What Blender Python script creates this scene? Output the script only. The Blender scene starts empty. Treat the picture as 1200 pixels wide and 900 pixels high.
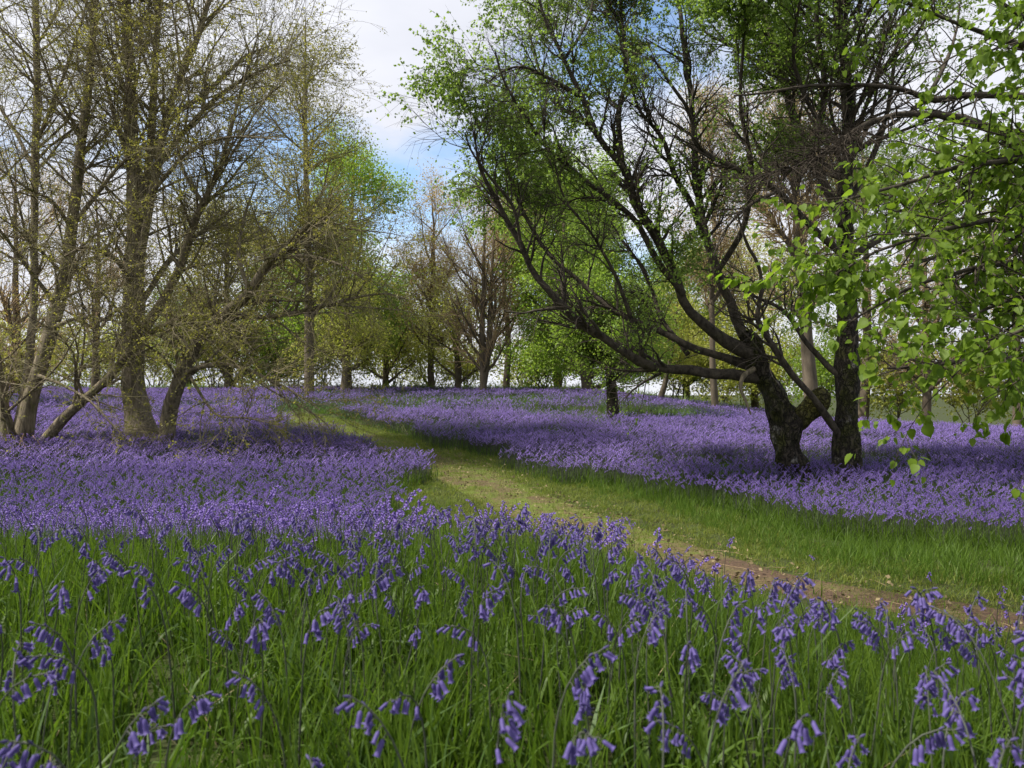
import bpy, math, random
import numpy as np
from mathutils import Vector, Matrix, Euler

rng = np.random.default_rng(11)
random.seed(5)
sc = bpy.context.scene
C = sc.collection
R = math.radians
F = 906.0            # focal length in photograph pixels (1200 wide)
CAMZ = 0.72

# ------------------------------------------------------------------ camera
cam_d = bpy.data.cameras.new('camera')
cam = bpy.data.objects.new('camera', cam_d)
C.objects.link(cam)
cam.location = (0, 0, CAMZ)
cam.rotation_euler = (R(90), 0, 0)
cam_d.sensor_width = 36
cam_d.lens = 36 * F / 1200
cam_d.clip_start = 0.05
cam_d.clip_end = 2000
cam_d.dof.use_dof = True
cam_d.dof.focus_distance = 9.0
cam_d.dof.aperture_fstop = 9.0
sc.camera = cam

# ------------------------------------------------------------------ light
SUN_AZ, SUN_EL = -100.0, 53.0          # azimuth measured from straight ahead towards the right
sc.view_settings.view_transform = 'Standard'
sc.view_settings.look = 'None'
sc.view_settings.gamma = 1
sc.view_settings.exposure = 1.1

w = bpy.data.worlds.new('World')
sc.world = w
w.use_nodes = True
nt = w.node_tree
nt.nodes.clear()
N = nt.nodes.new
out = N('ShaderNodeOutputWorld')
bg = N('ShaderNodeBackground')
bg.inputs['Strength'].default_value = 0.11
sky = N('ShaderNodeTexSky')
sky.sky_type = 'NISHITA'
sky.sun_disc = False
sky.sun_elevation = R(SUN_EL)
sky.sun_rotation = R(SUN_AZ)
sky.air_density = 1.0
sky.dust_density = 0.6
sky.ozone_density = 2.0
tc = N('ShaderNodeTexCoord')
mp = N('ShaderNodeMapping')
mp.inputs['Scale'].default_value = (1.0, 1.0, 2.6)
mp.inputs['Location'].default_value = (1.3, 0.7, 0.7)
no = N('ShaderNodeTexNoise')
no.inputs['Scale'].default_value = 1.9
no.inputs['Detail'].default_value = 7
no.inputs['Roughness'].default_value = 0.52
cr = N('ShaderNodeValToRGB')
cr.color_ramp.elements[0].position = 0.37
cr.color_ramp.elements[1].position = 0.48
no2 = N('ShaderNodeTexNoise')
no2.inputs['Scale'].default_value = 2.6
no2.inputs['Detail'].default_value = 5
cr2 = N('ShaderNodeValToRGB')
cr2.color_ramp.elements[0].position = 0.3
cr2.color_ramp.elements[0].color = (3.3, 3.4, 3.8, 1)
cr2.color_ramp.elements[1].position = 0.7
cr2.color_ramp.elements[1].color = (4.5, 4.55, 4.85, 1)
mx = N('ShaderNodeMix')
mx.data_type = 'RGBA'
L = nt.links.new
L(tc.outputs['Generated'], mp.inputs['Vector'])
L(mp.outputs['Vector'], no.inputs['Vector'])
L(mp.outputs['Vector'], no2.inputs['Vector'])
L(no.outputs['Fac'], cr.inputs['Fac'])
L(no2.outputs['Fac'], cr2.inputs['Fac'])
L(cr.outputs['Color'], mx.inputs['Factor'])
L(sky.outputs['Color'], mx.inputs['A'])
L(cr2.outputs['Color'], mx.inputs['B'])
L(mx.outputs['Result'], bg.inputs['Color'])
L(bg.outputs['Background'], out.inputs['Surface'])

sun_d = bpy.data.lights.new('sun', 'SUN')
sun_d.energy = 3.8
sun_d.angle = R(2.5)
sun_d.color = (1.0, 0.95, 0.87)
sun = bpy.data.objects.new('sun', sun_d)
C.objects.link(sun)
to_sun = Vector((math.sin(R(SUN_AZ)) * math.cos(R(SUN_EL)), math.cos(R(SUN_AZ)) * math.cos(R(SUN_EL)), math.sin(R(SUN_EL))))
sun.rotation_euler = (-to_sun).to_track_quat('-Z', 'Y').to_euler()
sun.location = (0, 0, 40)


# ------------------------------------------------------------------ object helpers
def tag(o, label=None, cat=None, group=None, kind=None):
    if label: o['label'] = label
    if cat: o['category'] = cat
    if group: o['group'] = group
    if kind: o['kind'] = kind
    return o


def empty(name, loc, label, cat, group=None, rz=0):
    o = bpy.data.objects.new(name, None)
    C.objects.link(o)
    o.location = loc
    o.rotation_euler = (0, 0, rz)
    o.empty_display_size = 0.2
    return tag(o, label, cat, group)


def make_mesh(name, V, faces, mat=None, smooth=True):
    """V (n,3); faces: list of int arrays (m,k)."""
    me = bpy.data.meshes.new(name)
    V = np.asarray(V, np.float32).reshape(-1, 3)
    me.vertices.add(len(V))
    me.vertices.foreach_set('co', V.ravel())
    faces = [np.asarray(f, np.int32) for f in faces if len(f)]
    if faces:
        tot = np.concatenate([np.full(len(f), f.shape[1], np.int32) for f in faces])
        idx = np.concatenate([f.ravel() for f in faces])
        me.loops.add(len(idx))
        me.loops.foreach_set('vertex_index', idx)
        me.polygons.add(len(tot))
        st = np.concatenate([[0], np.cumsum(tot)[:-1]]).astype(np.int32)
        me.polygons.foreach_set('loop_start', st)
        if smooth:
            me.polygons.foreach_set('use_smooth', np.ones(len(tot), bool))
    me.update(calc_edges=True)
    if mat: me.materials.append(mat)
    return me


def obj(name, me, parent=None, loc=None):
    o = bpy.data.objects.new(name, me)
    C.objects.link(o)
    if parent: o.parent = parent
    if loc is not None: o.location = loc
    return o


def part(name, V, faces, mat, parent, smooth=True, kind=None):
    """world-space vertices turned into a child of parent (an Empty without rotation)."""
    V = np.asarray(V, float).reshape(-1, 3) - np.array(parent.location)
    o = obj(name, make_mesh(name, V, faces, mat, smooth), parent)
    if kind: o['kind'] = kind
    return o


# ------------------------------------------------------------------ materials
def new_mat(name):
    m = bpy.data.materials.new(name)
    m.use_nodes = True
    t = m.node_tree
    t.nodes.clear()
    return m, t, t.nodes.new, t.links.new


def leaf_mat(name, c1, c2, trans=0.5, tmul=1.5, rough=0.5, spec=0.35):
    m, t, n, l = new_mat(name)
    o = n('ShaderNodeOutputMaterial')
    ge = n('ShaderNodeNewGeometry')
    mix = n('ShaderNodeMix'); mix.data_type = 'RGBA'
    mix.inputs['A'].default_value = (*c1, 1)
    mix.inputs['B'].default_value = (*c2, 1)
    l(ge.outputs['Random Per Island'], mix.inputs['Factor'])
    p = n('ShaderNodeBsdfPrincipled')
    p.inputs['Roughness'].default_value = rough
    p.inputs['Specular IOR Level'].default_value = spec
    l(mix.outputs['Result'], p.inputs['Base Color'])
    tr = n('ShaderNodeBsdfTranslucent')
    mu = n('ShaderNodeMix'); mu.data_type = 'RGBA'; mu.blend_type = 'MULTIPLY'
    mu.inputs['Factor'].default_value = 1
    mu.inputs['B'].default_value = (tmul, tmul * 1.02, tmul * 0.7, 1)
    l(mix.outputs['Result'], mu.inputs['A'])
    l(mu.outputs['Result'], tr.inputs['Color'])
    ms = n('ShaderNodeMixShader')
    ms.inputs['Fac'].default_value = trans
    l(p.outputs['BSDF'], ms.inputs[1]); l(tr.outputs['BSDF'], ms.inputs[2])
    l(ms.outputs['Shader'], o.inputs['Surface'])
    return m


def bark_mat(name, c1, c2, moss=None, moss_amt=0.0, stretch=0.25, scale=14, bump=0.6, pale=None, fissure=0):
    m, t, n, l = new_mat(name)
    o = n('ShaderNodeOutputMaterial')
    tc = n('ShaderNodeTexCoord')
    mp = n('ShaderNodeMapping'); mp.inputs['Scale'].default_value = (1, 1, stretch)
    l(tc.outputs['Object'], mp.inputs['Vector'])
    no = n('ShaderNodeTexNoise'); no.inputs['Scale'].default_value = scale; no.inputs['Detail'].default_value = 6
    no.inputs['Roughness'].default_value = 0.65
    l(mp.outputs['Vector'], no.inputs['Vector'])
    cr = n('ShaderNodeValToRGB')
    cr.color_ramp.elements[0].position = 0.35; cr.color_ramp.elements[0].color = (*c1, 1)
    cr.color_ramp.elements[1].position = 0.68; cr.color_ramp.elements[1].color = (*c2, 1)
    l(no.outputs['Fac'], cr.inputs['Fac'])
    col = cr.outputs['Color']
    if pale:
        n3 = n('ShaderNodeTexNoise'); n3.inputs['Scale'].default_value = 5.5; n3.inputs['Detail'].default_value = 5
        l(tc.outputs['Object'], n3.inputs['Vector'])
        r3 = n('ShaderNodeValToRGB')
        r3.color_ramp.elements[0].position = 0.60; r3.color_ramp.elements[1].position = 0.68
        l(n3.outputs['Fac'], r3.inputs['Fac'])
        x3 = n('ShaderNodeMix'); x3.data_type = 'RGBA'
        l(r3.outputs['Color'], x3.inputs['Factor']); l(col, x3.inputs['A'])
        x3.inputs['B'].default_value = (*pale, 1)
        col = x3.outputs['Result']
    if moss:
        n2 = n('ShaderNodeTexNoise'); n2.inputs['Scale'].default_value = 3.2; n2.inputs['Detail'].default_value = 8
        n2.inputs['Roughness'].default_value = 0.7
        l(tc.outputs['Object'], n2.inputs['Vector'])
        r2 = n('ShaderNodeValToRGB')
        r2.color_ramp.elements[0].position = 0.62 - moss_amt; r2.color_ramp.elements[1].position = 0.74 - moss_amt
        l(n2.outputs['Fac'], r2.inputs['Fac'])
        x = n('ShaderNodeMix'); x.data_type = 'RGBA'
        l(r2.outputs['Color'], x.inputs['Factor']); l(col, x.inputs['A'])
        x.inputs['B'].default_value = (*moss, 1)
        col = x.outputs['Result']
    hgt = no.outputs['Fac']
    if fissure:
        vo = n('ShaderNodeTexVoronoi'); vo.feature = 'DISTANCE_TO_EDGE'; vo.inputs['Scale'].default_value = fissure
        mv = n('ShaderNodeMapping'); mv.inputs['Scale'].default_value = (1, 1, .24)
        dn = n('ShaderNodeTexNoise'); dn.inputs['Scale'].default_value = 9; dn.inputs['Detail'].default_value = 4
        va = n('ShaderNodeMix'); va.data_type = 'RGBA'; va.blend_type = 'ADD'; va.inputs['Factor'].default_value = .2
        l(tc.outputs['Object'], dn.inputs['Vector'])
        l(tc.outputs['Object'], va.inputs['A']); l(dn.outputs['Color'], va.inputs['B'])
        l(va.outputs['Result'], mv.inputs['Vector']); l(mv.outputs['Vector'], vo.inputs['Vector'])
        rv = n('ShaderNodeValToRGB'); rv.color_ramp.elements[0].position = .0; rv.color_ramp.elements[0].color = (.35, .35, .35, 1)
        rv.color_ramp.elements[1].position = .22; rv.color_ramp.elements[1].color = (1, 1, 1, 1)
        l(vo.outputs['Distance'], rv.inputs['Fac'])
        xm = n('ShaderNodeMix'); xm.data_type = 'RGBA'; xm.blend_type = 'MULTIPLY'; xm.inputs['Factor'].default_value = 1
        l(col, xm.inputs['A']); l(rv.outputs['Color'], xm.inputs['B'])
        col = xm.outputs['Result']
        ha = n('ShaderNodeMath'); ha.operation = 'ADD'
        l(rv.outputs['Color'], ha.inputs[0]); l(no.outputs['Fac'], ha.inputs[1])
        hgt = ha.outputs[0]
    p = n('ShaderNodeBsdfPrincipled'); p.inputs['Roughness'].default_value = 0.9
    p.inputs['Specular IOR Level'].default_value = 0.2
    l(col, p.inputs['Base Color'])
    if bump:
        b = n('ShaderNodeBump'); b.inputs['Strength'].default_value = bump; b.inputs['Distance'].default_value = 0.05
        l(hgt, b.inputs['Height']); l(b.outputs['Normal'], p.inputs['Normal'])
    l(p.outputs['BSDF'], o.inputs['Surface'])
    return m


def petal_mat(name, c1, c2, per_instance=True, trans=0.4):
    m, t, n, l = new_mat(name)
    o = n('ShaderNodeOutputMaterial')
    mix = n('ShaderNodeMix'); mix.data_type = 'RGBA'
    mix.inputs['A'].default_value = (*c1, 1); mix.inputs['B'].default_value = (*c2, 1)
    ge = n('ShaderNodeNewGeometry')
    oi = n('ShaderNodeObjectInfo')
    ad = n('ShaderNodeMath'); ad.operation = 'ADD'
    l(ge.outputs['Random Per Island'], ad.inputs[0]); l(oi.outputs['Random'], ad.inputs[1])
    mu = n('ShaderNodeMath'); mu.operation = 'MULTIPLY'; mu.inputs[1].default_value = 0.5
    l(ad.outputs[0], mu.inputs[0]); nz = n('ShaderNodeTexNoise'); nz.inputs['Scale'].default_value = .55; nz.inputs['Detail'].default_value = 4
    l(ge.outputs['Position'], nz.inputs['Vector'])
    dr = n('ShaderNodeMapRange'); dr.inputs['From Min'].default_value = .33; dr.inputs['From Max'].default_value = .67
    l(nz.outputs['Fac'], dr.inputs['Value'])
    mf = n('ShaderNodeMix'); mf.data_type = 'FLOAT'; mf.inputs['Factor'].default_value = .45
    l(mu.outputs[0], mf.inputs['A']); l(dr.outputs['Result'], mf.inputs['B'])
    l(mf.outputs['Result'], mix.inputs['Factor'])
    p = n('ShaderNodeBsdfPrincipled'); p.inputs['Roughness'].default_value = 0.55
    p.inputs['Specular IOR Level'].default_value = 0.3
    l(mix.outputs['Result'], p.inputs['Base Color'])
    tr = n('ShaderNodeBsdfTranslucent'); l(mix.outputs['Result'], tr.inputs['Color'])
    ms = n('ShaderNodeMixShader'); ms.inputs['Fac'].default_value = trans
    l(p.outputs['BSDF'], ms.inputs[1]); l(tr.outputs['BSDF'], ms.inputs[2])
    l(ms.outputs['Shader'], o.inputs['Surface'])
    return m


def plain(name, c, rough=0.6, c2=None, scale=30):
    m, t, n, l = new_mat(name)
    o = n('ShaderNodeOutputMaterial')
    p = n('ShaderNodeBsdfPrincipled'); p.inputs['Roughness'].default_value = rough
    p.inputs['Specular IOR Level'].default_value = 0.3
    p.inputs['Base Color'].default_value = (*c, 1)
    if c2:
        tc = n('ShaderNodeTexCoord'); no = n('ShaderNodeTexNoise'); no.inputs['Scale'].default_value = scale
        no.inputs['Detail'].default_value = 5
        l(tc.outputs['Object'], no.inputs['Vector'])
        mix = n('ShaderNodeMix'); mix.data_type = 'RGBA'
        mix.inputs['A'].default_value = (*c, 1); mix.inputs['B'].default_value = (*c2, 1)
        l(no.outputs['Fac'], mix.inputs['Factor']); l(mix.outputs['Result'], p.inputs['Base Color'])
    l(p.outputs['BSDF'], o.inputs['Surface'])
    return m


M = {
    'grass': leaf_mat('grass_blade_shaded', (0.043, 0.088, 0.008), (0.092, 0.150, 0.015), 0.45, 1.5, 0.5, 0.3),  # green kept dark to stand in for shade over the foreground
    'strap': leaf_mat('strap_leaf', (0.045, 0.095, 0.020), (0.085, 0.140, 0.035), 0.35, 1.4, 0.5, 0.35),
    'grass_verge': leaf_mat('verge_grass', (0.055, 0.110, 0.012), (0.115, 0.185, 0.024), 0.45, 1.5, 0.55, 0.3),
    'grass_short': leaf_mat('short_grass', (0.095, 0.145, 0.018), (0.210, 0.225, 0.050), 0.45, 1.5, 0.6, 0.3),
    'weed': leaf_mat('weed_leaf', (0.045, 0.100, 0.025), (0.100, 0.150, 0.045), 0.4, 1.4, 0.6, 0.3),
    'stem': plain('bluebell_stem', (0.055, 0.075, 0.025), 0.55, (0.05, 0.04, 0.06), 60),
    'bell': petal_mat('bluebell_petal_shaded', (0.062, 0.047, 0.180), (0.170, 0.128, 0.365)),  # near flowers: darker copy, the foreground's shade is in the petal colour
    'bell_mid': petal_mat('bluebell_petal_middle_sunlit', (0.185, 0.120, 0.400), (0.350, 0.240, 0.640)),  # same petal made lighter, sunlight is put into the colour
    'bell_far': petal_mat('bluebell_petal_carpet_sunlit', (0.215, 0.135, 0.460), (0.405, 0.275, 0.740)),  # carpet petals lifted to their sunlit brightness by colour
    'bud': plain('bluebell_bud', (0.055, 0.045, 0.120), 0.6),
    'bark_grey': bark_mat('grey_brown_bark', (0.090, 0.074, 0.050), (0.290, 0.240, 0.160), (0.140, 0.140, 0.048), 0.08, 0.16, 22, 0.9),
    'bark_dark': bark_mat('dark_birch_bark', (0.028, 0.023, 0.018), (0.115, 0.093, 0.070), (0.060, 0.062, 0.016), 0.16, 0.4, 24, 1.0, (0.26, 0.24, 0.21), 17),
    'bark_moss': bark_mat('mossy_bark', (0.040, 0.035, 0.020), (0.110, 0.095, 0.050), (0.120, 0.112, 0.028), 0.22, 0.6, 14, 1.0, None, 20),
    'bark_limb': bark_mat('dark_limb_bark', (0.026, 0.021, 0.016), (0.095, 0.078, 0.058), (0.060, 0.060, 0.020), 0.02, 0.6, 16, 0.6),
    'bark_far': bark_mat('far_bark', (0.066, 0.053, 0.037), (0.145, 0.116, 0.083), None, 0, 0.3, 6, 0.3),
    'bark_beige': bark_mat('pale_far_bark', (0.070, 0.054, 0.038), (0.140, 0.110, 0.080), None, 0, 0.3, 6, 0.3),
    'twig_grey': plain('grey_twig', (0.150, 0.128, 0.070), 0.8, (0.21, 0.18, 0.09), 3),
    'twig_dark': plain('dark_twig', (0.030, 0.024, 0.018), 0.8, (0.06, 0.045, 0.03), 3),
    'twig_brown': plain('brown_twig', (0.240, 0.165, 0.095), 0.8, (0.33, 0.24, 0.14), 2),
    'leaf_birch': leaf_mat('birch_leaf', (0.110, 0.180, 0.028), (0.200, 0.280, 0.055), 0.58, 1.6),
    'leaf_lime': leaf_mat('lime_leaf', (0.098, 0.168, 0.013), (0.175, 0.252, 0.028), 0.55, 1.6, 0.55, 0.25),
    'leaf_olive': leaf_mat('olive_bud_leaf', (0.135, 0.140, 0.028), (0.225, 0.205, 0.055), 0.55, 1.6),
    'leaf_green': leaf_mat('spring_green_leaf', (0.130, 0.220, 0.025), (0.230, 0.310, 0.050), 0.55, 1.6),
    'leaf_dull': leaf_mat('dull_green_leaf', (0.080, 0.130, 0.025), (0.140, 0.190, 0.045), 0.5, 1.5),
    'leaf_yellow': leaf_mat('yellow_green_leaf', (0.260, 0.290, 0.050), (0.370, 0.370, 0.095), 0.55, 1.5),
    'leaf_gold': leaf_mat('golden_brown_leaf', (0.300, 0.215, 0.075), (0.430, 0.310, 0.130), 0.5, 1.4),
    'leaf_beige': leaf_mat('beige_bud_leaf', (0.290, 0.220, 0.120), (0.380, 0.310, 0.160), 0.45, 1.3),
    'dead_blade': plain('dead_blade', (0.16, 0.12, 0.06), 0.8, (0.24, 0.19, 0.10), 10),
    'straw': plain('dry_stalk', (0.32, 0.19, 0.11), 0.8, (0.42, 0.28, 0.18), 10),
}


# ------------------------------------------------------------------ terrain
_ty = [-30, -3, 0, 1.5, 2.5, 3.5, 5, 6, 7.5, 9, 11, 15, 20, 26, 33, 40, 46, 55, 70, 100, 400, 1200]
_tz = [0, 0, 0, .02, .04, -.14, -.52, -.68, -.72, -.67, -.57, -.45, -.16, .02, .16, .23, .2, -.4, -2, -4, -9, -12]
_yy = np.concatenate([np.arange(-30, 60, .05), np.linspace(60, 1200, 2000)])
_zz = np.interp(_yy, _ty, _tz)
_n0 = len(np.arange(-30, 60, .05))
_k = np.exp(-0.5 * (np.arange(-40, 41) * .05 / .5) ** 2); _k /= _k.sum()
_zz[:_n0] = np.convolve(np.pad(_zz[:_n0], 40, mode='edge'), _k, 'valid')


def sstep(x, a, b):
    t = np.clip((x - a) / (b - a), 0, 1)
    return t * t * (3 - 2 * t)


def terrain(x, y):
    x = np.asarray(x, float); y = np.asarray(y, float)
    z = np.interp(y, _yy, _zz)
    z = z - 0.46 * sstep(x, -.1, 1.6) * sstep(y, 1.0, 2.8) * (1 - sstep(y, 3.2, 6))
    z = z - 0.120 * np.clip(x - 3.6, 0, 40) * sstep(y, 11, 28)
    z = z + 0.02 * np.sin(x * 1.7 + y * .6) * np.sin(y * 1.1 - x * .4) * sstep(y, 3, 6) + 0.05 * np.sin(x * .31 + 1) * np.sin(y * .27) * sstep(y, 8, 14)
    return z


def wp(px, py, Y):
    return np.array([(px - 600) / F * Y, Y, CAMZ + (450 - py) / F * Y])


_ry = np.concatenate([np.arange(.6, 12, .01), np.arange(12, 60, .05)])


def ground(px, py, h=0.0):
    """Where the ray through a photograph pixel first meets the ground (plus h)."""
    x = (px - 600) / F * _ry
    z = CAMZ + (450 - py) / F * _ry
    hit = np.nonzero(z <= terrain(x, _ry) + h)[0]
    i = hit[0] if len(hit) else len(_ry) - 1
    return np.array([x[i], _ry[i], float(terrain(x[i], _ry[i]))])


def axis(segs):
    return np.unique(np.concatenate([np.arange(a, b, s) for a, b, s in segs]).round(4))


gx = axis([(-600, -100, 50), (-100, -30, 5), (-30, -6, .6), (-6, 6, .15), (6, 30, .6), (30, 100, 5), (100, 601, 50)])
gy = axis([(-60, -4, 4), (-4, 0, .5), (0, 12, .12), (12, 50, .4), (50, 100, 2), (100, 1201, 50)])
X, Y = np.meshgrid(gx, gy)
Z = terrain(X, Y)
nx, ny = len(gx), len(gy)
ii = (np.arange(ny - 1)[:, None] * nx + np.arange(nx - 1)[None]).ravel()
gm, t, n, l = new_mat('leafy_soil')
o_ = n('ShaderNodeOutputMaterial'); p_ = n('ShaderNodeBsdfPrincipled'); p_.inputs['Roughness'].default_value = 0.95
p_.inputs['Specular IOR Level'].default_value = 0.15
tc_ = n('ShaderNodeTexCoord')
n1 = n('ShaderNodeTexNoise'); n1.inputs['Scale'].default_value = 3; n1.inputs['Detail'].default_value = 9; n1.inputs['Roughness'].default_value = .7
l(tc_.outputs['Object'], n1.inputs['Vector'])
r1 = n('ShaderNodeValToRGB')
r1.color_ramp.elements[0].position = .35; r1.color_ramp.elements[0].color = (0.026, 0.026, 0.010, 1)
r1.color_ramp.elements[1].position = .7; r1.color_ramp.elements[1].color = (0.050, 0.070, 0.018, 1)
l(n1.outputs['Fac'], r1.inputs['Fac']); l(r1.outputs['Color'], p_.inputs['Base Color']); l(p_.outputs['BSDF'], o_.inputs['Surface'])
g = obj('ground', make_mesh('ground', np.stack([X, Y, Z], -1).reshape(-1, 3), [np.stack([ii, ii + 1, ii + nx + 1, ii + nx], -1)], gm))
tag(g, kind='structure')

# ------------------------------------------------------------------ path
centre_px = [(1290, 757), (1220, 738), (1150, 722), (1050, 706), (950, 690), (880, 674), (820, 656), (760, 639), (700, 622), (650, 604), (610, 587), (570, 568), (520, 546), (470, 528), (430, 514), (390, 502), (350, 492), (325, 486)]
path_c = np.array([ground(*p) for p in centre_px])


def catmull(P, K):
    P = np.asarray(P, float)
    if len(P) == 2:
        t = np.linspace(0, 1, K)[:, None]
        return P[0] * (1 - t) + P[1] * t
    d = np.concatenate([[0], np.cumsum(np.linalg.norm(np.diff(P[:, :3], axis=0), axis=1) + 1e-6)])
    # monotone-safe cubic Hermite on chord length
    m = np.gradient(P, d, axis=0)
    u = np.linspace(0, d[-1], K)
    i = np.clip(np.searchsorted(d, u, 'right') - 1, 0, len(P) - 2)
    h = (d[i + 1] - d[i])[:, None]; s = ((u - d[i]) / (d[i + 1] - d[i]))[:, None]
    return ((2 * s**3 - 3 * s**2 + 1) * P[i] + (s**3 - 2 * s**2 + s) * h * m[i] + (-2 * s**3 + 3 * s**2) * P[i + 1] + (s**3 - s**2) * h * m[i + 1])


pc = catmull(path_c[:, :2], 260)
tan = np.gradient(pc, axis=0); tan /= np.linalg.norm(tan, axis=1)[:, None]
nor = np.stack([-tan[:, 1], tan[:, 0]], -1)
hw = np.interp(pc[:, 1], [2, 4, 6, 9, 13, 20], [.18, .22, .36, .56, .52, .55])
cols = np.linspace(-1, 1, 13)
PX = pc[:, None] + nor[:, None] * (cols[None, :, None] * hw[:, None, None])
PZ = terrain(PX[..., 0], PX[..., 1]) + 0.014 - 0.03 * (np.abs(cols)[None] ** 6)
PV = np.concatenate([PX, PZ[..., None]], -1)
nc = len(cols)
pi_ = (np.arange(len(pc) - 1)[:, None] * nc + np.arange(nc - 1)[None]).ravel()
pm, t, n, l = new_mat('trodden_path')
o_ = n('ShaderNodeOutputMaterial'); p_ = n('ShaderNodeBsdfPrincipled'); p_.inputs['Roughness'].default_value = 0.95
p_.inputs['Specular IOR Level'].default_value = 0.15
tc_ = n('ShaderNodeTexCoord')
n1 = n('ShaderNodeTexNoise'); n1.inputs['Scale'].default_value = 2.2; n1.inputs['Detail'].default_value = 9; n1.inputs['Roughness'].default_value = .75
n2 = n('ShaderNodeTexNoise'); n2.inputs['Scale'].default_value = 45; n2.inputs['Detail'].default_value = 4
l(tc_.outputs['Object'], n1.inputs['Vector']); l(tc_.outputs['Object'], n2.inputs['Vector'])
r1 = n('ShaderNodeValToRGB')
e = r1.color_ramp.elements
e[0].position = .46; e[0].color = (0.090, 0.115, 0.024, 1)
e[1].position = .66; e[1].color = (0.082, 0.054, 0.038, 1)
k = e.new(.56); k.color = (0.100, 0.080, 0.040, 1)
r2 = n('ShaderNodeValToRGB'); r2.color_ramp.elements[0].position = .3; r2.color_ramp.elements[0].color = (.55, .55, .55, 1)
r2.color_ramp.elements[1].position = .72; r2.color_ramp.elements[1].color = (1.5, 1.45, 1.3, 1)
mm = n('ShaderNodeMix'); mm.data_type = 'RGBA'; mm.blend_type = 'MULTIPLY'; mm.inputs['Factor'].default_value = 1
sp_ = n('ShaderNodeSeparateXYZ'); l(tc_.outputs['Object'], sp_.inputs['Vector'])
mr_ = n('ShaderNodeMapRange'); mr_.inputs['From Min'].default_value = 8; mr_.inputs['From Max'].default_value = 5; mr_.inputs['To Min'].default_value = 0; mr_.inputs['To Max'].default_value = .17
l(sp_.outputs['Y'], mr_.inputs['Value'])
ad_ = n('ShaderNodeMath'); ad_.operation = 'ADD'
l(n1.outputs['Fac'], ad_.inputs[0]); l(mr_.outputs['Result'], ad_.inputs[1])
l(ad_.outputs[0], r1.inputs['Fac']); l(n2.outputs['Fac'], r2.inputs['Fac'])
l(r1.outputs['Color'], mm.inputs['A']); l(r2.outputs['Color'], mm.inputs['B']); l(mm.outputs['Result'], p_.inputs['Base Color'])
b_ = n('ShaderNodeBump'); b_.inputs['Strength'].default_value = .6; b_.inputs['Distance'].default_value = .02
l(n2.outputs['Fac'], b_.inputs['Height']); l(b_.outputs['Normal'], p_.inputs['Normal'])
l(p_.outputs['BSDF'], o_.inputs['Surface'])
pth = obj('path', make_mesh('path', PV.reshape(-1, 3), [np.stack([pi_, pi_ + 1, pi_ + nc + 1, pi_ + nc], -1)], pm))
tag(pth, kind='structure')


def poly(pxs):
    return np.array([ground(*p)[:2] for p in pxs])


def inside(P, poly_):
    x, y = P[:, 0], P[:, 1]
    r = np.zeros(len(P), bool)
    j = len(poly_) - 1
    for i in range(len(poly_)):
        xi, yi = poly_[i]; xj, yj = poly_[j]
        if yi != yj:
            c = ((yi > y) != (yj > y)) & (x < (xj - xi) * (y - yi) / (yj - yi) + xi)
            r ^= c
        j = i
    return r


def path_dist(P):
    d = np.full(len(P), 1e9)
    for q in pc[::3]:
        d = np.minimum(d, (P[:, 0] - q[0])**2 + (P[:, 1] - q[1])**2)
    return np.sqrt(d)


def beyond_path(P):
    d = np.full(len(P), 1e9); s = np.zeros(len(P))
    for q in pc[::3]:
        e_ = (P[:, 0] - q[0])**2 + (P[:, 1] - q[1])**2
        s = np.where(e_ < d, P[:, 1] - q[1], s); d = np.minimum(d, e_)
    return s > 0


fwd = centre_px
verge_far = poly(fwd + [(318, 481), (370, 484), (440, 502), (530, 526), (600, 546), (680, 568), (760, 590), (850, 608), (950, 626), (1060, 642), (1290, 672)])
verge_near = poly([p for p in fwd if p[0] < 900] + [(317, 496), (397, 521), (449, 541), (502, 564), (480, 576), (465, 582), (478, 604), (540, 628), (620, 645), (700, 655), (800, 668), (880, 684)])


def vnoise(P, s, seed):
    """smooth value noise in the plane, about -1..1"""
    r = np.random.default_rng(seed)
    a = r.uniform(0, 2 * np.pi, 14); ph = r.uniform(0, 2 * np.pi, 14); f = s * r.uniform(.5, 2.2, 14)
    v = sum(np.sin(f[i] * (P[:, 0] * np.cos(a[i]) + P[:, 1] * np.sin(a[i])) + ph[i]) for i in range(14))
    return v / 3.8


# ------------------------------------------------------------------ geometry helpers
def tubes(P, Rad, sides, phase=None):
    """P (N,K,3), Rad (N,K) -> V, quads"""
    N_, K, _ = P.shape
    T = np.gradient(P, axis=1)
    T /= np.linalg.norm(T, axis=2, keepdims=True) + 1e-9
    d = P[:, -1] - P[:, 0]
    ax = np.argmin(np.abs(d), axis=1)
    ref = np.zeros((N_, 1, 3)); ref[np.arange(N_), 0, ax] = 1
    U = np.cross(T, np.broadcast_to(ref, T.shape)); U /= np.linalg.norm(U, axis=2, keepdims=True) + 1e-9
    W = np.cross(T, U)
    a = np.arange(sides) * 2 * np.pi / sides
    V = P[:, :, None] + Rad[:, :, None, None] * (np.cos(a)[None, None, :, None] * U[:, :, None] + np.sin(a)[None, None, :, None] * W[:, :, None])
    base = (np.arange(N_)[:, None, None] * K + np.arange(K - 1)[None, :, None]) * sides
    s0 = np.arange(sides)[None, None]; s1 = (s0 + 1) % sides
    q = np.stack([base + s0, base + s1, base + sides + s1, base + sides + s0], -1).reshape(-1, 4)
    return V.reshape(-1, 3), q


def unit(v):
    return v / (np.linalg.norm(v, axis=-1, keepdims=True) + 1e-9)


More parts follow.
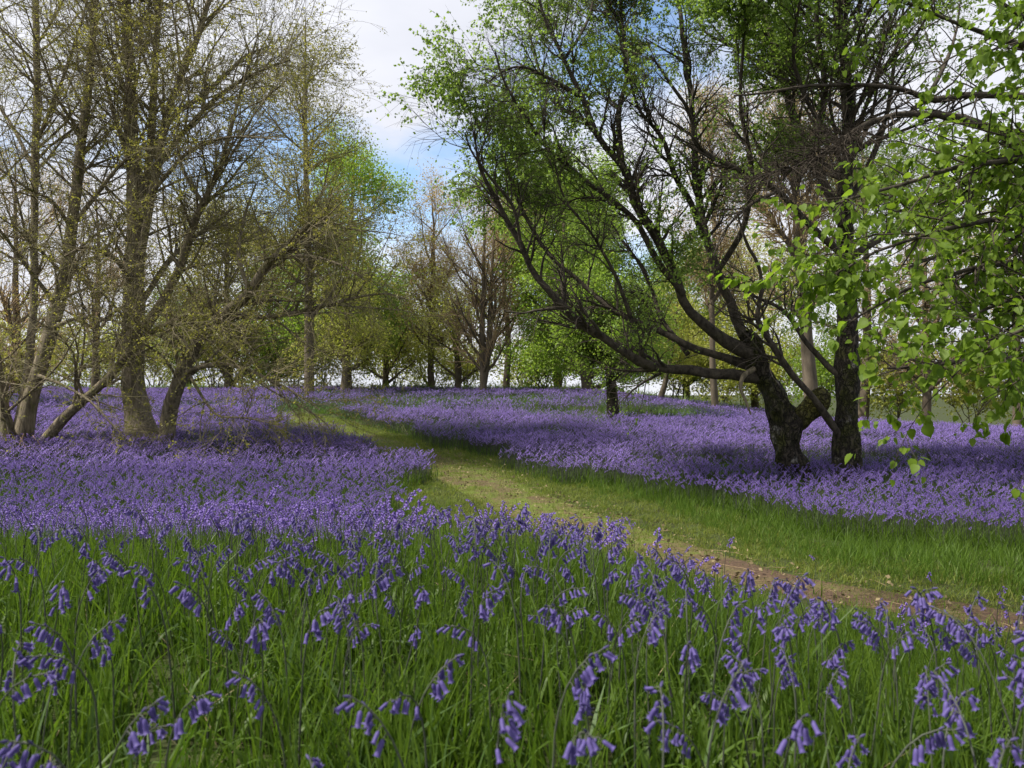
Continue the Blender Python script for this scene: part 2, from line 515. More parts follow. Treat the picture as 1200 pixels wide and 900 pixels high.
def grow(P, Rad, n, K=4, tr=(.2, 1), length=(.5, 1), ang=(30, 60), up=0.0, wander=.15, grav=0.0, rr=.55, rmax=.05, rmin=.0015, weight=None, taper=.8):
    """n children on random places of the parents (N,Kp,3)."""
    seg = np.linalg.norm(np.diff(P, axis=1), axis=2).sum(1)
    wgt = seg if weight is None else weight
    i = rng.choice(len(P), n, p=wgt / wgt.sum())
    t = rng.uniform(*tr, n)
    Kp = P.shape[1]
    f = t * (Kp - 1); k = np.minimum(f.astype(int), Kp - 2); u = (f - k)[:, None]
    b = P[i, k] * (1 - u) + P[i, k + 1] * u
    r = Rad[i, k] * (1 - u[:, 0]) + Rad[i, k + 1] * u[:, 0]
    T = unit(P[i, k + 1] - P[i, k])
    q = unit(np.cross(T, rng.normal(size=(n, 3))))
    a = np.radians(rng.uniform(*ang, n))[:, None]
    d = unit(np.cos(a) * T + np.sin(a) * q + np.array([0, 0, up]))
    Ln = rng.uniform(*length, n) * (1.15 - .45 * t)
    out_ = np.zeros((n, K, 3)); out_[:, 0] = b
    for j in range(1, K):
        d = unit(d + wander * rng.normal(size=(n, 3)) + np.array([0, 0, grav]))
        out_[:, j] = out_[:, j - 1] + d * (Ln / (K - 1))[:, None]
    r0 = np.clip(r * rr, rmin, rmax)
    return out_, r0[:, None] * (1 - taper * np.linspace(0, 1, K))[None]


def leaves(P, n, size, droop=0.3, spread=.03, tr=(.15, 1), weight=None, tri=False):
    """n folded leaf quads along the twigs P (N,K,3); size (lo,hi) length"""
    i = rng.integers(0, len(P), n) if weight is None else rng.choice(len(P), n, p=weight / weight.sum())
    K = P.shape[1]
    f = rng.uniform(*tr, n) * (K - 1); k = np.minimum(f.astype(int), K - 2); u = (f - k)[:, None]
    b = P[i, k] * (1 - u) + P[i, k + 1] * u + rng.normal(size=(n, 3)) * spread
    d = unit(rng.normal(size=(n, 3)) + .6 * unit(P[i, k + 1] - P[i, k]) + np.array([0, 0, -droop]))
    s = unit(np.cross(d, rng.normal(size=(n, 3))))
    nn = np.cross(d, s)
    Ls = rng.uniform(*size, n)[:, None]
    wd = .36
    v0 = b; v2 = b + d * Ls
    mid = b + d * Ls * .45 + nn * Ls * .08
    v1 = mid + s * Ls * wd; v3 = mid - s * Ls * wd
    if tri:      # far away: half the faces
        V = np.stack([v0 + s * Ls * .12, v0 + d * Ls * .5 - s * Ls * .62, v2 + s * Ls * .15], 1).reshape(-1, 3)
        return V, np.arange(3 * n).reshape(n, 3)
    V = np.stack([v0, v1, v2, v3], 1).reshape(-1, 3)
    q = np.arange(4 * n).reshape(n, 4)
    return V, q


def trace(pts, Y0, dY=0.0, K=24):
    """a limb traced as (px, py, width in px); its depth runs from Y0 to Y0+dY. Returns P (K,3), R (K,)"""
    m = len(pts)
    s = np.linspace(0, 1, m)
    A = []
    for (px, py, wd), t_ in zip(pts, s):
        Yd = Y0 + dY * t_
        A.append([*wp(px, py, Yd), wd * .5 / F * Yd])
    A = catmull(np.array(A), K)
    return A[:, :3], np.maximum(A[:, 3], .0015)


def roughen(V, amp, freq, seed, centre=None):
    """push vertices about with smooth noise"""
    r = np.random.default_rng(seed)
    D = np.zeros_like(V)
    for _ in range(10):
        k_ = r.normal(size=3) * freq; ph = r.uniform(0, 6.28); dv = r.normal(size=3)
        D += np.sin(V @ k_ + ph)[:, None] * dv[None]
    return V + D * amp / 3.5


def join(parts):
    Vs, Qs, o_n = [], [], 0
    for V, q in parts:
        Vs.append(V); Qs.append(q + o_n); o_n += len(V)
    return np.concatenate(Vs), np.concatenate(Qs)


def limb_parts(root, limbs, mat, name='bough', sides=9, rough=.25, freq=6):
    """each traced limb is a part of its own"""
    for j, (P, r_) in enumerate(limbs):
        V, q = tubes(P[None], r_[None], sides)
        V = roughen(V, rough * float(np.mean(r_)), freq, j + 3)
        part(name, V, [q], mat, root)


# ------------------------------------------------------------------ near trees (limbs traced, spread in depth; twigs and leaves grown)
def base_empty(name, px, py, Y0, label, cat='tree', group=None):
    x = (px - 600) / F * Y0
    return empty(name, (x, Y0, float(terrain(x, Y0))), label, cat, group)


def trunk_part(root, P, r_, mat, sides=18, K=60, seed=1, rough=.10, freq=5, flare=.35, burls=()):
    """the trunk reaches 0.25 m into the ground and flares at its foot"""
    A = np.concatenate([P, r_[:, None]], 1)
    d0 = A[0].copy(); d0[2] -= .25
    A = catmull(np.concatenate([[d0], A]), K)
    h = A[:, 2] - A[1, 2]
    r2 = A[:, 3] * (1 + flare * np.exp(-np.clip(h - .2, 0, 9) / .22))
    V, q = tubes(A[None, :, :3], r2[None], sides)
    V = V.reshape(K, sides, 3)
    ctr = A[:, None, :3]
    ph = np.arange(sides) * 2 * np.pi / sides
    fl = 1 + (.16 * np.exp(-np.clip(h, 0, 9) / .35)[:, None]) * np.sin(ph * 3 + seed)[None] + .05 * np.sin(ph * 5 + h[:, None] * 1.5 + seed)
    V = ctr + (V - ctr) * fl[..., None]
    for (pt, rad, amt) in burls:
        dd = np.linalg.norm(V - np.array(pt), axis=2)
        V = V + (V - ctr) * (amt * np.exp(-(dd / rad)**2))[..., None]
    rm_ = float(np.mean(r2[:20]))
    V = roughen(roughen(V.reshape(-1, 3), rough * rm_, freq, seed), rough * .38 * rm_, freq * 3.7, seed + 50)
    return part('trunk', V, [q], mat, root)


def stack(limbs):
    return np.stack([l_[0] for l_ in limbs]), np.stack([l_[1] for l_ in limbs])


def only(P, Rd, keep):
    return P[keep], Rd[keep]


def clumps(P, seed, f=2.2):
    r = np.random.default_rng(seed)
    v = 0
    for _ in range(9):
        v = v + np.sin(P @ (r.normal(size=3) * f) + r.uniform(0, 6.28))
    return np.clip(.42 + v / 3.6, .08, 1.3)


# ---- left pair: many-stemmed limes barely in leaf
def bare_lime(name, label, px, py, Y0, stems, boughs, n1, n2, n3, nleaf, seed):
    global rng
    rng = np.random.default_rng(seed)
    root = base_empty(name, px, py, Y0, label)
    st = [trace([(a, b, c * .68) for a, b, c in p], Y0, dy) for p, dy in stems]
    bo = [trace([(a, b, c * .66) for a, b, c in p], Y0 + o0, dy) for p, o0, dy in boughs]
    for j, (P, r_) in enumerate(st):
        trunk_part(root, P, r_, M['bark_grey'], 16 if j == 0 else 12, 56, seed + j, .08, 4, .3 if j == 0 else .2)
    limb_parts(root, bo, M['bark_grey'])
    P0, R0 = stack(st + bo)
    len0 = np.linalg.norm(np.diff(P0, axis=1), axis=2).sum(1)
    P1, R1 = grow(P0, R0, n1, 7, (.22, 1), (1.0, 2.6), (30, 62), .10, .14, .03, .5, .028, .006, len0, .75)
    V, q = tubes(P1, R1, 5)
    part('branches', V, [q], M['bark_grey'], root, kind='stuff')
    PA = np.concatenate([P1]); RA = R1
    P2, R2 = grow(PA, RA, n2, 5, (.15, 1), (.5, 1.3), (30, 65), .0, .16, -.04, .5, .012, .0032, None, .65)
    P2b, R2b = grow(P0, R0, n2 // 4, 5, (.35, 1), (.5, 1.4), (30, 75), .0, .16, -.04, .3, .012, .004, len0, .65)
    P2 = np.concatenate([P2, P2b]); R2 = np.concatenate([R2, R2b])
    P3, R3 = grow(P2, R2, n3, 3, (.1, 1), (.2, .6), (25, 60), 0, .14, -.06, .6, .0045, .0022, None, .5)
    V, q = join([tubes(P2, R2, 4), tubes(P3, R3, 3)])
    part('twigs', V, [q], M['twig_grey'], root, kind='stuff')
    V, q = leaves(P3, nleaf, (.016, .042), .2, .012, (.45, 1), clumps(P3[:, 2], seed, 3.0))
    part('foliage', V, [q], M['leaf_olive'], root, kind='stuff')
    return root


A_st = [
    ([(24, 531, 30), (35, 470, 25), (47, 430, 24), (62, 380, 24), (77, 320, 21), (86, 250, 18), (95, 170, 15), (105, 90, 13), (110, 20, 11), (114, -60, 9), (120, -170, 5), (122, -230, 2)], .4),
    ([(17, 530, 18), (30, 450, 14), (38, 380, 13), (40, 300, 12), (41, 200, 12), (43, 100, 11), (42, 0, 10), (42, -110, 7), (42, -210, 3)], 1.6),
    ([(43, 531, 18), (75, 490, 17), (105, 463, 15), (130, 440, 13), (158, 405, 11), (185, 385, 8), (215, 370, 4), (240, 362, 2)], -1.2),
    ([(10, 530, 18), (4, 470, 16), (-5, 420, 15), (-15, 330, 13), (-20, 200, 10), (-25, 50, 8), (-28, -100, 4)], .3),
]
A_bo = [
    ([(19, 524, 12), (6, 482, 11), (-20, 440, 8), (-60, 400, 4)], 0, -1.5),
    ([(88, 262, 8), (110, 232, 8), (135, 200, 6), (155, 180, 5), (190, 150, 3)], .2, -.4),
    ([(60, 385, 8), (95, 372, 6), (140, 378, 4), (175, 395, 2)], .1, -1.5),
    ([(42, 170, 7), (62, 120, 6), (85, 60, 5), (105, -10, 3)], .9, -1.2),
    ([(41, 200, 7), (15, 150, 6), (-10, 110, 5), (-40, 60, 3)], .8, 1.0),
    ([(68, 360, 8), (30, 310, 6), (0, 270, 5), (-30, 240, 3)], .1, -1.6),
    ([(98, 160, 7), (70, 120, 5), (50, 70, 4), (30, 10, 2)], .2, -1.4),
    ([(45, 440, 7), (75, 452, 5), (105, 470, 4), (145, 512, 2)], -.1, -1.0),
    ([(85, 270, 8), (60, 235, 6), (35, 222, 5), (-10, 190, 3)], .1, -1.4),
]
bare_lime('lime_tree', 'many-stemmed grey lime at the left edge, almost bare, one low stem leaning right', 25, 530, 13.6, A_st, A_bo, 160, 1500, 7500, 30000, 21)

B_st = [
    ([(173, 531, 54), (163, 500, 44), (158, 460, 38), (156, 400, 36), (157, 330, 33), (159, 260, 29), (156, 190, 25), (153, 120, 21), (150, 50, 17), (146, -60, 13), (142, -180, 7), (140, -260, 3)], .3),
    ([(193, 531, 26), (203, 470, 26), (215, 435, 23), (232, 400, 21), (258, 372, 19), (290, 345, 17), (318, 305, 14), (340, 285, 11), (365, 262, 8), (395, 235, 4)], -1.6),
]
B_bo = [
    ([(160, 335, 15), (168, 240, 14), (177, 160, 13), (181, 90, 12), (184, 20, 10), (188, -80, 7), (190, -180, 3)], .1, .9),
    ([(166, 300, 14), (183, 200, 13), (200, 120, 12), (225, 60, 10), (245, 0, 9), (265, -70, 6), (275, -130, 3)], 0, -.9),
    ([(262, 371, 12), (310, 371, 9), (345, 367, 8), (380, 358, 7), (420, 348, 5), (455, 345, 3), (480, 352, 2)], -.6, -.9),
    ([(217, 436, 10), (245, 428, 9), (280, 430, 8), (310, 442, 6), (345, 460, 4), (375, 480, 2)], -.4, -1.2),
    ([(222, 440, 6), (240, 470, 5), (255, 487, 4), (290, 490, 3), (330, 500, 1.5)], -.4, -1.4),
    ([(168, 388, 16), (195, 345, 16), (212, 310, 15), (225, 270, 13), (237, 240, 11), (258, 195, 9), (270, 150, 7), (285, 100, 5), (300, 50, 3)], 0, -1.2),
    ([(168, 352, 10), (195, 310, 9), (225, 280, 8), (252, 262, 5), (275, 240, 3)], .1, 1.6),
    ([(176, 205, 11), (215, 155, 9), (260, 110, 7), (300, 85, 5), (340, 70, 3)], .4, -1.2),
    ([(176, 185, 10), (200, 140, 9), (240, 110, 8), (290, 65, 5), (312, 55, 2)], .3, 1.2),
    ([(156, 200, 8), (135, 140, 7), (120, 80, 5), (100, 20, 3)], .1, -1.5),
    ([(158, 250, 9), (190, 212, 8), (225, 175, 6), (280, 160, 4), (330, 165, 2)], 0, -2.0),
    ([(238, 238, 8), (215, 200, 6), (208, 160, 4), (215, 110, 2)], -.7, -.6),
    ([(292, 343, 9), (280, 300, 7), (285, 260, 5), (300, 215, 3)], -1.0, .6),
    ([(320, 303, 8), (360, 300, 6), (400, 310, 4), (430, 330, 2)], -1.1, -.8),
    ([(157, 330, 9), (130, 300, 7), (100, 290, 5), (75, 300, 3)], 0, -1.6),
    ([(225, 412, 7), (190, 395, 5), (210, 380, 3), (225, 360, 2)], -.4, -1.2),
]
bare_lime('lime_tree', 'big grey two-trunked lime left of the path, its right trunk leaning over the bluebells', 172, 530, 13.6, B_st, B_bo, 270, 2700, 13000, 80000, 22)


# ---- the two old birches on the right
def birch(name, label, px, py, Y0, trunks, boughs, n1, n2, n3, nleaf, seed, burls=(), n1tr=(.25, 1), extra=None, zlow=(1.0, 3.8)):
    global rng
    rng = np.random.default_rng(seed)
    root = base_empty(name, px, py, Y0, label)
    st = [trace([(a, b, c * (.70 if burls else .92)) for a, b, c in p], Y0, dy, 30) for p, dy in trunks]
    bo = [trace([(a, b, c * .76) for a, b, c in p], Y0 + o0, dy, 30) for p, o0, dy in boughs]
    for j, (P, r_) in enumerate(st):
        trunk_part(root, P, r_, M['bark_dark'], 40, 170, seed + j, .22 if burls else .07, 7, .10, burls)
    limb_parts(root, bo, M['bark_limb'], sides=10, rough=.3, freq=8)
    if extra: extra(root)
    P0, R0 = stack(bo)
    top = [(P[12:], r_[12:]) for P, r_ in st]
    len0 = np.linalg.norm(np.diff(P0, axis=1), axis=2).sum(1)
    P1, R1 = grow(P0, R0, n1, 7, n1tr, (.4, 1.0), (28, 60), .12, .13, .02, .55, .028, .006, len0, .75)
    if st[0][0][-1, 2] > 5:      # a trunk that carries the crown itself
        Pt = np.stack([catmull(P[13:], 30) for P, r_ in st]); Rt = np.stack([np.interp(np.linspace(13, 29, 30), np.arange(30), r_) for P, r_ in st])
        Pq, Rq = grow(Pt, Rt, n1 // 2, 7, (.0, 1), (.8, 2.0), (35, 75), .12, .13, .02, .5, .03, .006, None, .75)
        P1 = np.concatenate([P1, Pq]); R1 = np.concatenate([R1, Rq])
    V, q = tubes(P1, R1, 5)
    part('branches', V, [q], M['bark_limb'], root, kind='stuff')
    P2, R2 = grow(P1, R1, n2, 5, (.15, 1), (.3, .7), (25, 60), .05, .15, -.05, .5, .007, .0024, None, .7)
    P3, R3 = grow(P2, R2, n3, 3, (.1, 1), (.18, .5), (20, 60), 0, .12, -.16, .6, .0032, .0015, np.linalg.norm(P2[:, -1] - P2[:, 0], axis=1) * (.35 + .65 * sstep(P2[:, -1, 2], *zlow)) * clumps(P2[:, 2], seed), .5)
    V, q = join([tubes(P2, R2, 4), tubes(P3, R3, 3)])
    part('twigs', V, [q], M['twig_dark'], root, kind='stuff')
    V, q = leaves(P3, nleaf, (.024, .05), .5, .007, (.15, 1), (.45 + .55 * sstep(P3[:, -1, 2], *zlow)) * clumps(P3[:, 2], seed))
    part('foliage', V, [q], M['leaf_birch'], root, kind='stuff')
    return root


YC = 10.1
C_tr = [([(931, 573, 46), (930, 545, 48), (926, 523, 40), (922, 503, 50), (911, 484, 44), (901, 456, 36), (890, 425, 36), (882, 405, 30), (872, 390, 22)], .0)]
C_bo = [
    ([(888, 442, 20), (840, 438, 17), (800, 433, 15), (760, 428, 14), (725, 408, 13), (690, 385, 14), (660, 360, 12), (630, 325, 10), (610, 290, 9), (590, 250, 8), (570, 215, 6), (560, 185, 4), (556, 160, 3), (556, 140, 2)], 0, -1.2),
    ([(884, 430, 18), (845, 418, 12), (805, 404, 11), (765, 384, 9), (745, 377, 9), (710, 357, 8), (680, 330, 7), (645, 300, 6), (622, 265, 6), (610, 240, 5), (600, 215, 4), (590, 180, 3), (585, 120, 2)], .1, .8),
    ([(882, 415, 24), (850, 400, 20), (825, 380, 17), (806, 362, 14), (790, 320, 14), (772, 283, 14), (745, 240, 14), (732, 200, 12), (713, 177, 10), (693, 143, 9), (680, 110, 8), (660, 67, 6), (637, 20, 5), (625, -40, 3)], 0, -.5),
    ([(800, 345, 11), (770, 305, 10), (740, 253, 9), (714, 232, 8), (687, 213, 8), (660, 190, 7), (637, 167, 6), (613, 133, 5), (593, 100, 4), (580, 60, 2)], -.2, -1.0),
    ([(740, 378, 7), (730, 345, 6), (715, 310, 5), (690, 270, 4), (660, 230, 3), (650, 190, 2)], -.3, -.8),
    ([(806, 415, 8), (775, 372, 7), (760, 330, 6), (740, 295, 4), (715, 260, 2)], .3, 1.0),
    ([(880, 408, 18), (862, 370, 15), (842, 320, 13), (826, 270, 12), (815, 200, 10), (810, 110, 9), (800, 40, 7), (792, -40, 4), (790, -120, 2)], .1, 1.2),
    ([(826, 280, 10), (805, 230, 9), (787, 197, 8), (777, 163, 7), (750, 130, 5), (735, 80, 4), (720, 20, 2)], .4, -1.0),
    ([(732, 205, 9), (725, 140, 8), (735, 80, 7), (728, 20, 5), (735, -60, 3)], -.1, .9),
    ([(612, 292, 5), (600, 240, 5), (572, 205, 4), (552, 175, 3), (545, 155, 2)], -.9, -.8),
    ([(840, 320, 10), (870, 270, 9), (880, 200, 8), (868, 120, 6), (872, 40, 4), (880, -60, 2)], .3, -1.2),
    ([(680, 112, 6), (640, 90, 5), (612, 78, 4), (588, 84, 3), (572, 98, 2)], -.4, -.8),
    ([(662, 70, 5), (690, 20, 4), (700, -40, 2)], -.4, .7),
    ([(694, 145, 6), (650, 120, 5), (625, 60, 3), (618, 10, 2)], -.3, 1.2),
]


def cut_stub(root):
    P, r_ = trace([(920, 508, 26), (938, 492, 26), (952, 478, 25), (962, 467, 26), (963, 466, 22)], YC, -.25, 26)
    V, q = tubes(P[None], r_[None], 14)
    n_ = len(V)
    V = np.concatenate([roughen(V, .02, 9, 5), [P[-1]]])
    last = np.arange(n_ - 14, n_)
    tri = np.stack([last, np.roll(last, -1), np.full(14, n_)], -1)
    o = part('cut_stub', V, [q, tri], M['bark_moss'], root)
    o['label'] = 'mossy sawn-off stub on the right of the trunk'
    # dead snag hanging at the fork
    P, r_ = trace([(884, 432, 7), (872, 440, 6), (868, 455, 4), (874, 470, 3), (880, 486, 2)], YC - .25, -.2, 20)
    V, q = tubes(P[None], r_[None], 7)
    part('dead_snag', V, [q], M['bark_grey'], root)


birch('birch_tree', 'old birch leaning left with a swollen burred foot and long limbs sweeping to the left', 930, 558, YC, C_tr, C_bo, 300, 2700, 9500, 84000, 31,
      [(wp(938, 500, YC - .2), .16, .2), (wp(906, 478, YC - .2), .13, .2), (wp(915, 540, YC - .2), .14, .14), (wp(940, 545, YC - .2), .12, .12)], (.22, 1), cut_stub)

YD = 9.95
D_tr = [([(991, 576, 38), (992, 540, 34), (993, 500, 30), (993, 470, 28), (993, 400, 27), (992, 340, 24), (990, 260, 20), (992, 200, 16), (995, 130, 14), (988, 60, 12), (980, 0, 10), (975, -80, 7), (970, -200, 3)], .3)]
D_bo = [
    ([(985, 512, 12), (970, 490, 12), (955, 470, 11), (930, 440, 10), (905, 405, 9), (888, 370, 8), (892, 340, 6), (888, 310, 6), (875, 285, 5), (865, 250, 3)], 0, -.8),
    ([(990, 446, 10), (960, 420, 9), (940, 395, 7), (915, 360, 6), (890, 350, 5), (860, 330, 4), (830, 315, 3)], .05, .9),
    ([(990, 262, 17), (960, 205, 15), (935, 150, 13), (920, 105, 11), (905, 50, 9), (890, -20, 6), (880, -90, 3)], .1, .8),
    ([(990, 300, 13), (945, 260, 10), (905, 218, 9), (877, 203, 9), (847, 190, 8), (817, 170, 7), (808, 133, 6), (790, 103, 5), (763, 67, 3)], .1, -1.2),
    ([(992, 305, 13), (1030, 280, 11), (1060, 265, 9), (1100, 250, 6), (1140, 240, 3)], .1, .6),
    ([(993, 240, 10), (1020, 190, 9), (1040, 130, 7), (1050, 60, 5), (1065, -20, 3)], .1, 1.0),
    ([(950, 185, 10), (967, 100, 9), (957, 33, 7), (960, -40, 4)], .3, -.6),
    ([(992, 180, 9), (965, 150, 7), (930, 70, 5), (940, -10, 3)], .2, -1.2),
    ([(994, 140, 8), (1030, 90, 6), (1080, 30, 4), (1110, -40, 2)], .2, -1.0),
    ([(915, 222, 6), (880, 240, 5), (850, 270, 3), (835, 300, 2)], -.3, -.6),
    ([(910, 90, 7), (870, 60, 5), (830, 40, 4), (800, -10, 2)], .4, .9),
]
birch('birch_tree', 'straight dark birch trunk standing just right of the leaning birch', 991, 560, YD, D_tr, D_bo, 160, 1700, 6000, 46000, 32, (), (.3, 1))


# ---- the lime at the right edge whose leafy boughs hang into the picture
rng = np.random.default_rng(41)
lx, ly = 4.1, 3.9
lime = empty('lime_tree', (lx, ly, float(terrain(lx, ly))), 'lime with large fresh green leaves hanging in from the right edge', 'tree')
lz = float(terrain(lx, ly))
tp = np.array([[lx, ly, lz, .26], [lx - .05, ly, lz + 1.2, .21], [lx + .05, ly + .1, lz + 3, .18], [lx - .1, ly + .1, lz + 6, .13], [lx, ly, lz + 9.5, .05]])
tp = catmull(tp, 30)
trunk_part(lime, tp[:, :3], tp[:, 3], M['bark_grey'], 16, 50, 3)
E_px = [   # (px, py, Y, width)
    [(1250, 70, 3.4, 16), (1190, 50, 3.3, 9), (1130, 30, 3.2, 6), (1065, 5, 3.1, 3)],
    [(1300, 175, 3.3, 20), (1200, 185, 3.1, 10), (1110, 200, 2.9, 7), (1030, 222, 2.8, 5), (965, 245, 2.7, 3)],
    [(1300, 250, 3.2, 18), (1190, 255, 3.0, 10), (1110, 270, 2.85, 7), (1040, 290, 2.75, 5), (965, 330, 2.7, 3)],
    [(1300, 300, 3.3, 18), (1200, 305, 3.1, 9), (1120, 320, 2.9, 7), (1050, 345, 2.8, 5), (985, 385, 2.7, 3)],
    [(1300, 335, 3.2, 14), (1210, 345, 3.0, 8), (1150, 365, 2.8, 5), (1110, 385, 2.7, 3)],
    [(1300, 360, 3.0, 12), (1230, 375, 2.7, 7), (1170, 400, 2.55, 5), (1130, 425, 2.5, 3), (1105, 455, 2.45, 2)],
    [(1300, 120, 3.6, 14), (1220, 155, 3.4, 8), (1150, 215, 3.2, 6), (1100, 240, 3.1, 3)],
    [(1300, 400, 2.4, 10), (1250, 425, 2.2, 6), (1215, 455, 2.1, 4), (1200, 490, 2.05, 2)],
    [(1300, 60, 3.0, 12), (1200, 20, 2.9, 6), (1140, -20, 2.8, 4), (1060, -50, 2.75, 2)],
    [(1300, 220, 3.8, 14), (1200, 215, 3.7, 8), (1100, 235, 3.6, 6), (1010, 260, 3.5, 3)],
]
eb = []
for b in E_px:
    pts = []
    st_z = lz + 1.6 + (450 - b[0][1]) / 450 * 1.7
    pts.append([lx, ly, st_z, .055])
    for (px, py, Yd, wd) in b:
        pts.append([*wp(px, py, Yd), wd * .5 / F * Yd * .75])
    A = catmull(np.array(pts), 30)
    eb.append((A[:, :3], np.maximum(A[:, 3], .002)))
limb_parts(lime, eb, M['bark_limb'], sides=8, rough=.2, freq=10)
# boughs overhead, above the picture
ob = []
for (ex, ey, ez) in [(-1.2, 2.6, 4.6), (.4, 1.2, 5.2), (1.6, 3.8, 5.6), (-.2, 4.4, 6.4), (2.4, 1.0, 4.6), (5.8, 2.4, 4.5), (6.4, 5.2, 5.2), (3.0, 6.6, 6.6), (1.2, 5.4, 7.4), (-2.2, 3.6, 6.2), (4.5, 1.2, 6.5)]:
    z0 = lz + rng.uniform(3.0, 6.0)
    A = catmull(np.array([[lx, ly, z0, .07], [lx * .65 + ex * .35, ly * .65 + ey * .35, z0 * .5 + ez * .5 + .7, .05], [ex, ey, ez, .01]]), 30)
    ob.append((A[:, :3], A[:, 3]))
limb_parts(lime, ob, M['bark_limb'], sides=7, rough=.2, freq=6)
P0, R0 = stack(eb)
P1, R1 = grow(P0, R0, 420, 5, (.36, 1), (.22, .52), (30, 70), .10, .12, -.06, .55, .007, .0022, None, .7)
P2, R2 = grow(P1, R1, 1500, 4, (.2, 1), (.10, .26), (30, 65), 0, .12, -.12, .6, .003, .0013, None, .6)
OP, OR = stack(ob)
O1, Q1 = grow(OP, OR, 260, 6, (.25, 1), (.6, 1.6), (30, 70), .1, .12, -.02, .5, .012, .004, None, .7)
O2, Q2 = grow(O1, Q1, 1300, 4, (.2, 1), (.3, .6), (30, 70), 0, .12, -.08, .5, .005, .002, None, .6)
V, q = join([tubes(P1, R1, 4), tubes(P2, R2, 3), tubes(O1, Q1, 4), tubes(O2, Q2, 3)])
part('twigs', V, [q], M['twig_dark'], lime, kind='stuff')


def lime_leaf_shape():
    """heart-shaped blade folded on its midrib, length 1 along +x"""
    xs = np.array([-.05, .18, .45, .72, .9])
    ws = np.array([.20, .43, .44, .27, .09])
    mid = [(-.0, 0, 0)] + [(x, 0, -.10 * x * x) for x in xs[1:]] + [(1.06, 0, -.16)]
    V = list(mid)
    nl = len(mid)
    for s_ in (1, -1):
        for x, w_ in zip(xs, ws):
            V.append((x, s_ * w_, .10 * w_ / .44 - .14 * x * x))
    f = []
    for s_, o0 in ((1, nl), (-1, nl + 5)):
        for k in range(4):
            a, b, c, d = k, k + 1, o0 + k + 1, o0 + k
            f.append((a, b, c, d) if s_ == 1 else (a, d, c, b))
        f.append((4, 5, o0 + 4, o0 + 4) if s_ == 1 else (4, o0 + 4, 5, 5))
    quads = [x for x in f if len(set(x)) == 4]
    tris = [tuple(dict.fromkeys(x)) for x in f if len(set(x)) == 3]
    return np.array(V, float), np.array(quads), np.array(tris)


LV, LQ, LT = lime_leaf_shape()
# the same outline with fewer points, for the leaves that are one mesh
SV = np.array([(0, 0, 0), (.45, 0, -.02), (1.06, 0, -.16)] + [(x, s_ * w_, .06 - .14 * x * x) for s_ in (1, -1) for x, w_ in ((-.03, .24), (.30, .46), (.74, .26))], float)
SQ = np.array([(0, 1, 4, 3), (0, 6, 7, 1)]); ST = np.array([(1, 5, 4), (1, 2, 5), (1, 7, 8), (1, 8, 2)])


def lime_frames(P, n, tr=(.1, 1)):
    i = rng.integers(0, len(P), n)
    K = P.shape[1]
    f = rng.uniform(*tr, n) * (K - 1); k = np.minimum(f.astype(int), K - 2); u = (f - k)[:, None]
    b = P[i, k] * (1 - u) + P[i, k + 1] * u
    T = unit(P[i, k + 1] - P[i, k])
    d = unit(.5 * T + .55 * rng.normal(size=(n, 3)) + np.array([0, 0, -.75]))
    up = unit(np.array([0, 0, 1]) + .45 * rng.normal(size=(n, 3)) + np.array([0, -.25, 0]))
    s = unit(np.cross(up, d)); nn = np.cross(d, s)
    return b + d * .015, d, s, nn


# leaves in the picture: the 300 nearest the lens are single parts, the rest one part
bl, dl, sl, nl_ = lime_frames(np.concatenate([P2]), 13500)
b2, d2, s2, n2_ = lime_frames(P1, 2200)
bl = np.concatenate([bl, b2]); dl = np.concatenate([dl, d2]); sl = np.concatenate([sl, s2]); nl_ = np.concatenate([nl_, n2_])
size = rng.uniform(.016, .037, len(bl)) * rng.choice([.75, 1, 1.1], len(bl))
sx = bl[:, 0] / bl[:, 1]
vis = (sx < .66) & (np.abs(bl[:, 2] - CAMZ) / bl[:, 1] < .5)
score = np.where(vis, size / bl[:, 1], 0)
order = np.argsort(-score)
lm = [make_mesh('leaf', LV * np.array([1, 1 + .12 * k, 1 + k * .8]), [LQ, LT], M['leaf_lime']) for k in range(3)]
root_loc = np.array(lime.location)
for j in order[:300]:
    o = obj('leaf', lm[int(j) % 3], lime)
    m4 = Matrix(((dl[j, 0], sl[j, 0], nl_[j, 0], 0), (dl[j, 1], sl[j, 1], nl_[j, 1], 0), (dl[j, 2], sl[j, 2], nl_[j, 2], 0), (0, 0, 0, 1)))
    o.matrix_local = Matrix.Translation(Vector(bl[j] - root_loc)) @ m4 @ Matrix.Scale(float(size[j]), 4)


def leaf_cloud(b, d, s, nn, sz):
    V = b[:, None] + sz[:, None, None] * (SV[None, :, 0:1] * d[:, None] + SV[None, :, 1:2] * s[:, None] + SV[None, :, 2:3] * nn[:, None])
    o0 = (np.arange(len(b)) * len(SV))[:, None, None]
    return V.reshape(-1, 3), [(SQ[None] + o0).reshape(-1, 4), (ST[None] + o0).reshape(-1, 3)]


rest = order[300:]
V, fs = leaf_cloud(bl[rest], dl[rest], sl[rest], nl_[rest], size[rest])
part('foliage', V, fs, M['leaf_lime'], lime, kind='stuff')
V, q = leaves(O2, 9000, (.06, .10), .5, .02)
part('foliage', V, [q], M['leaf_lime'], lime, kind='stuff')

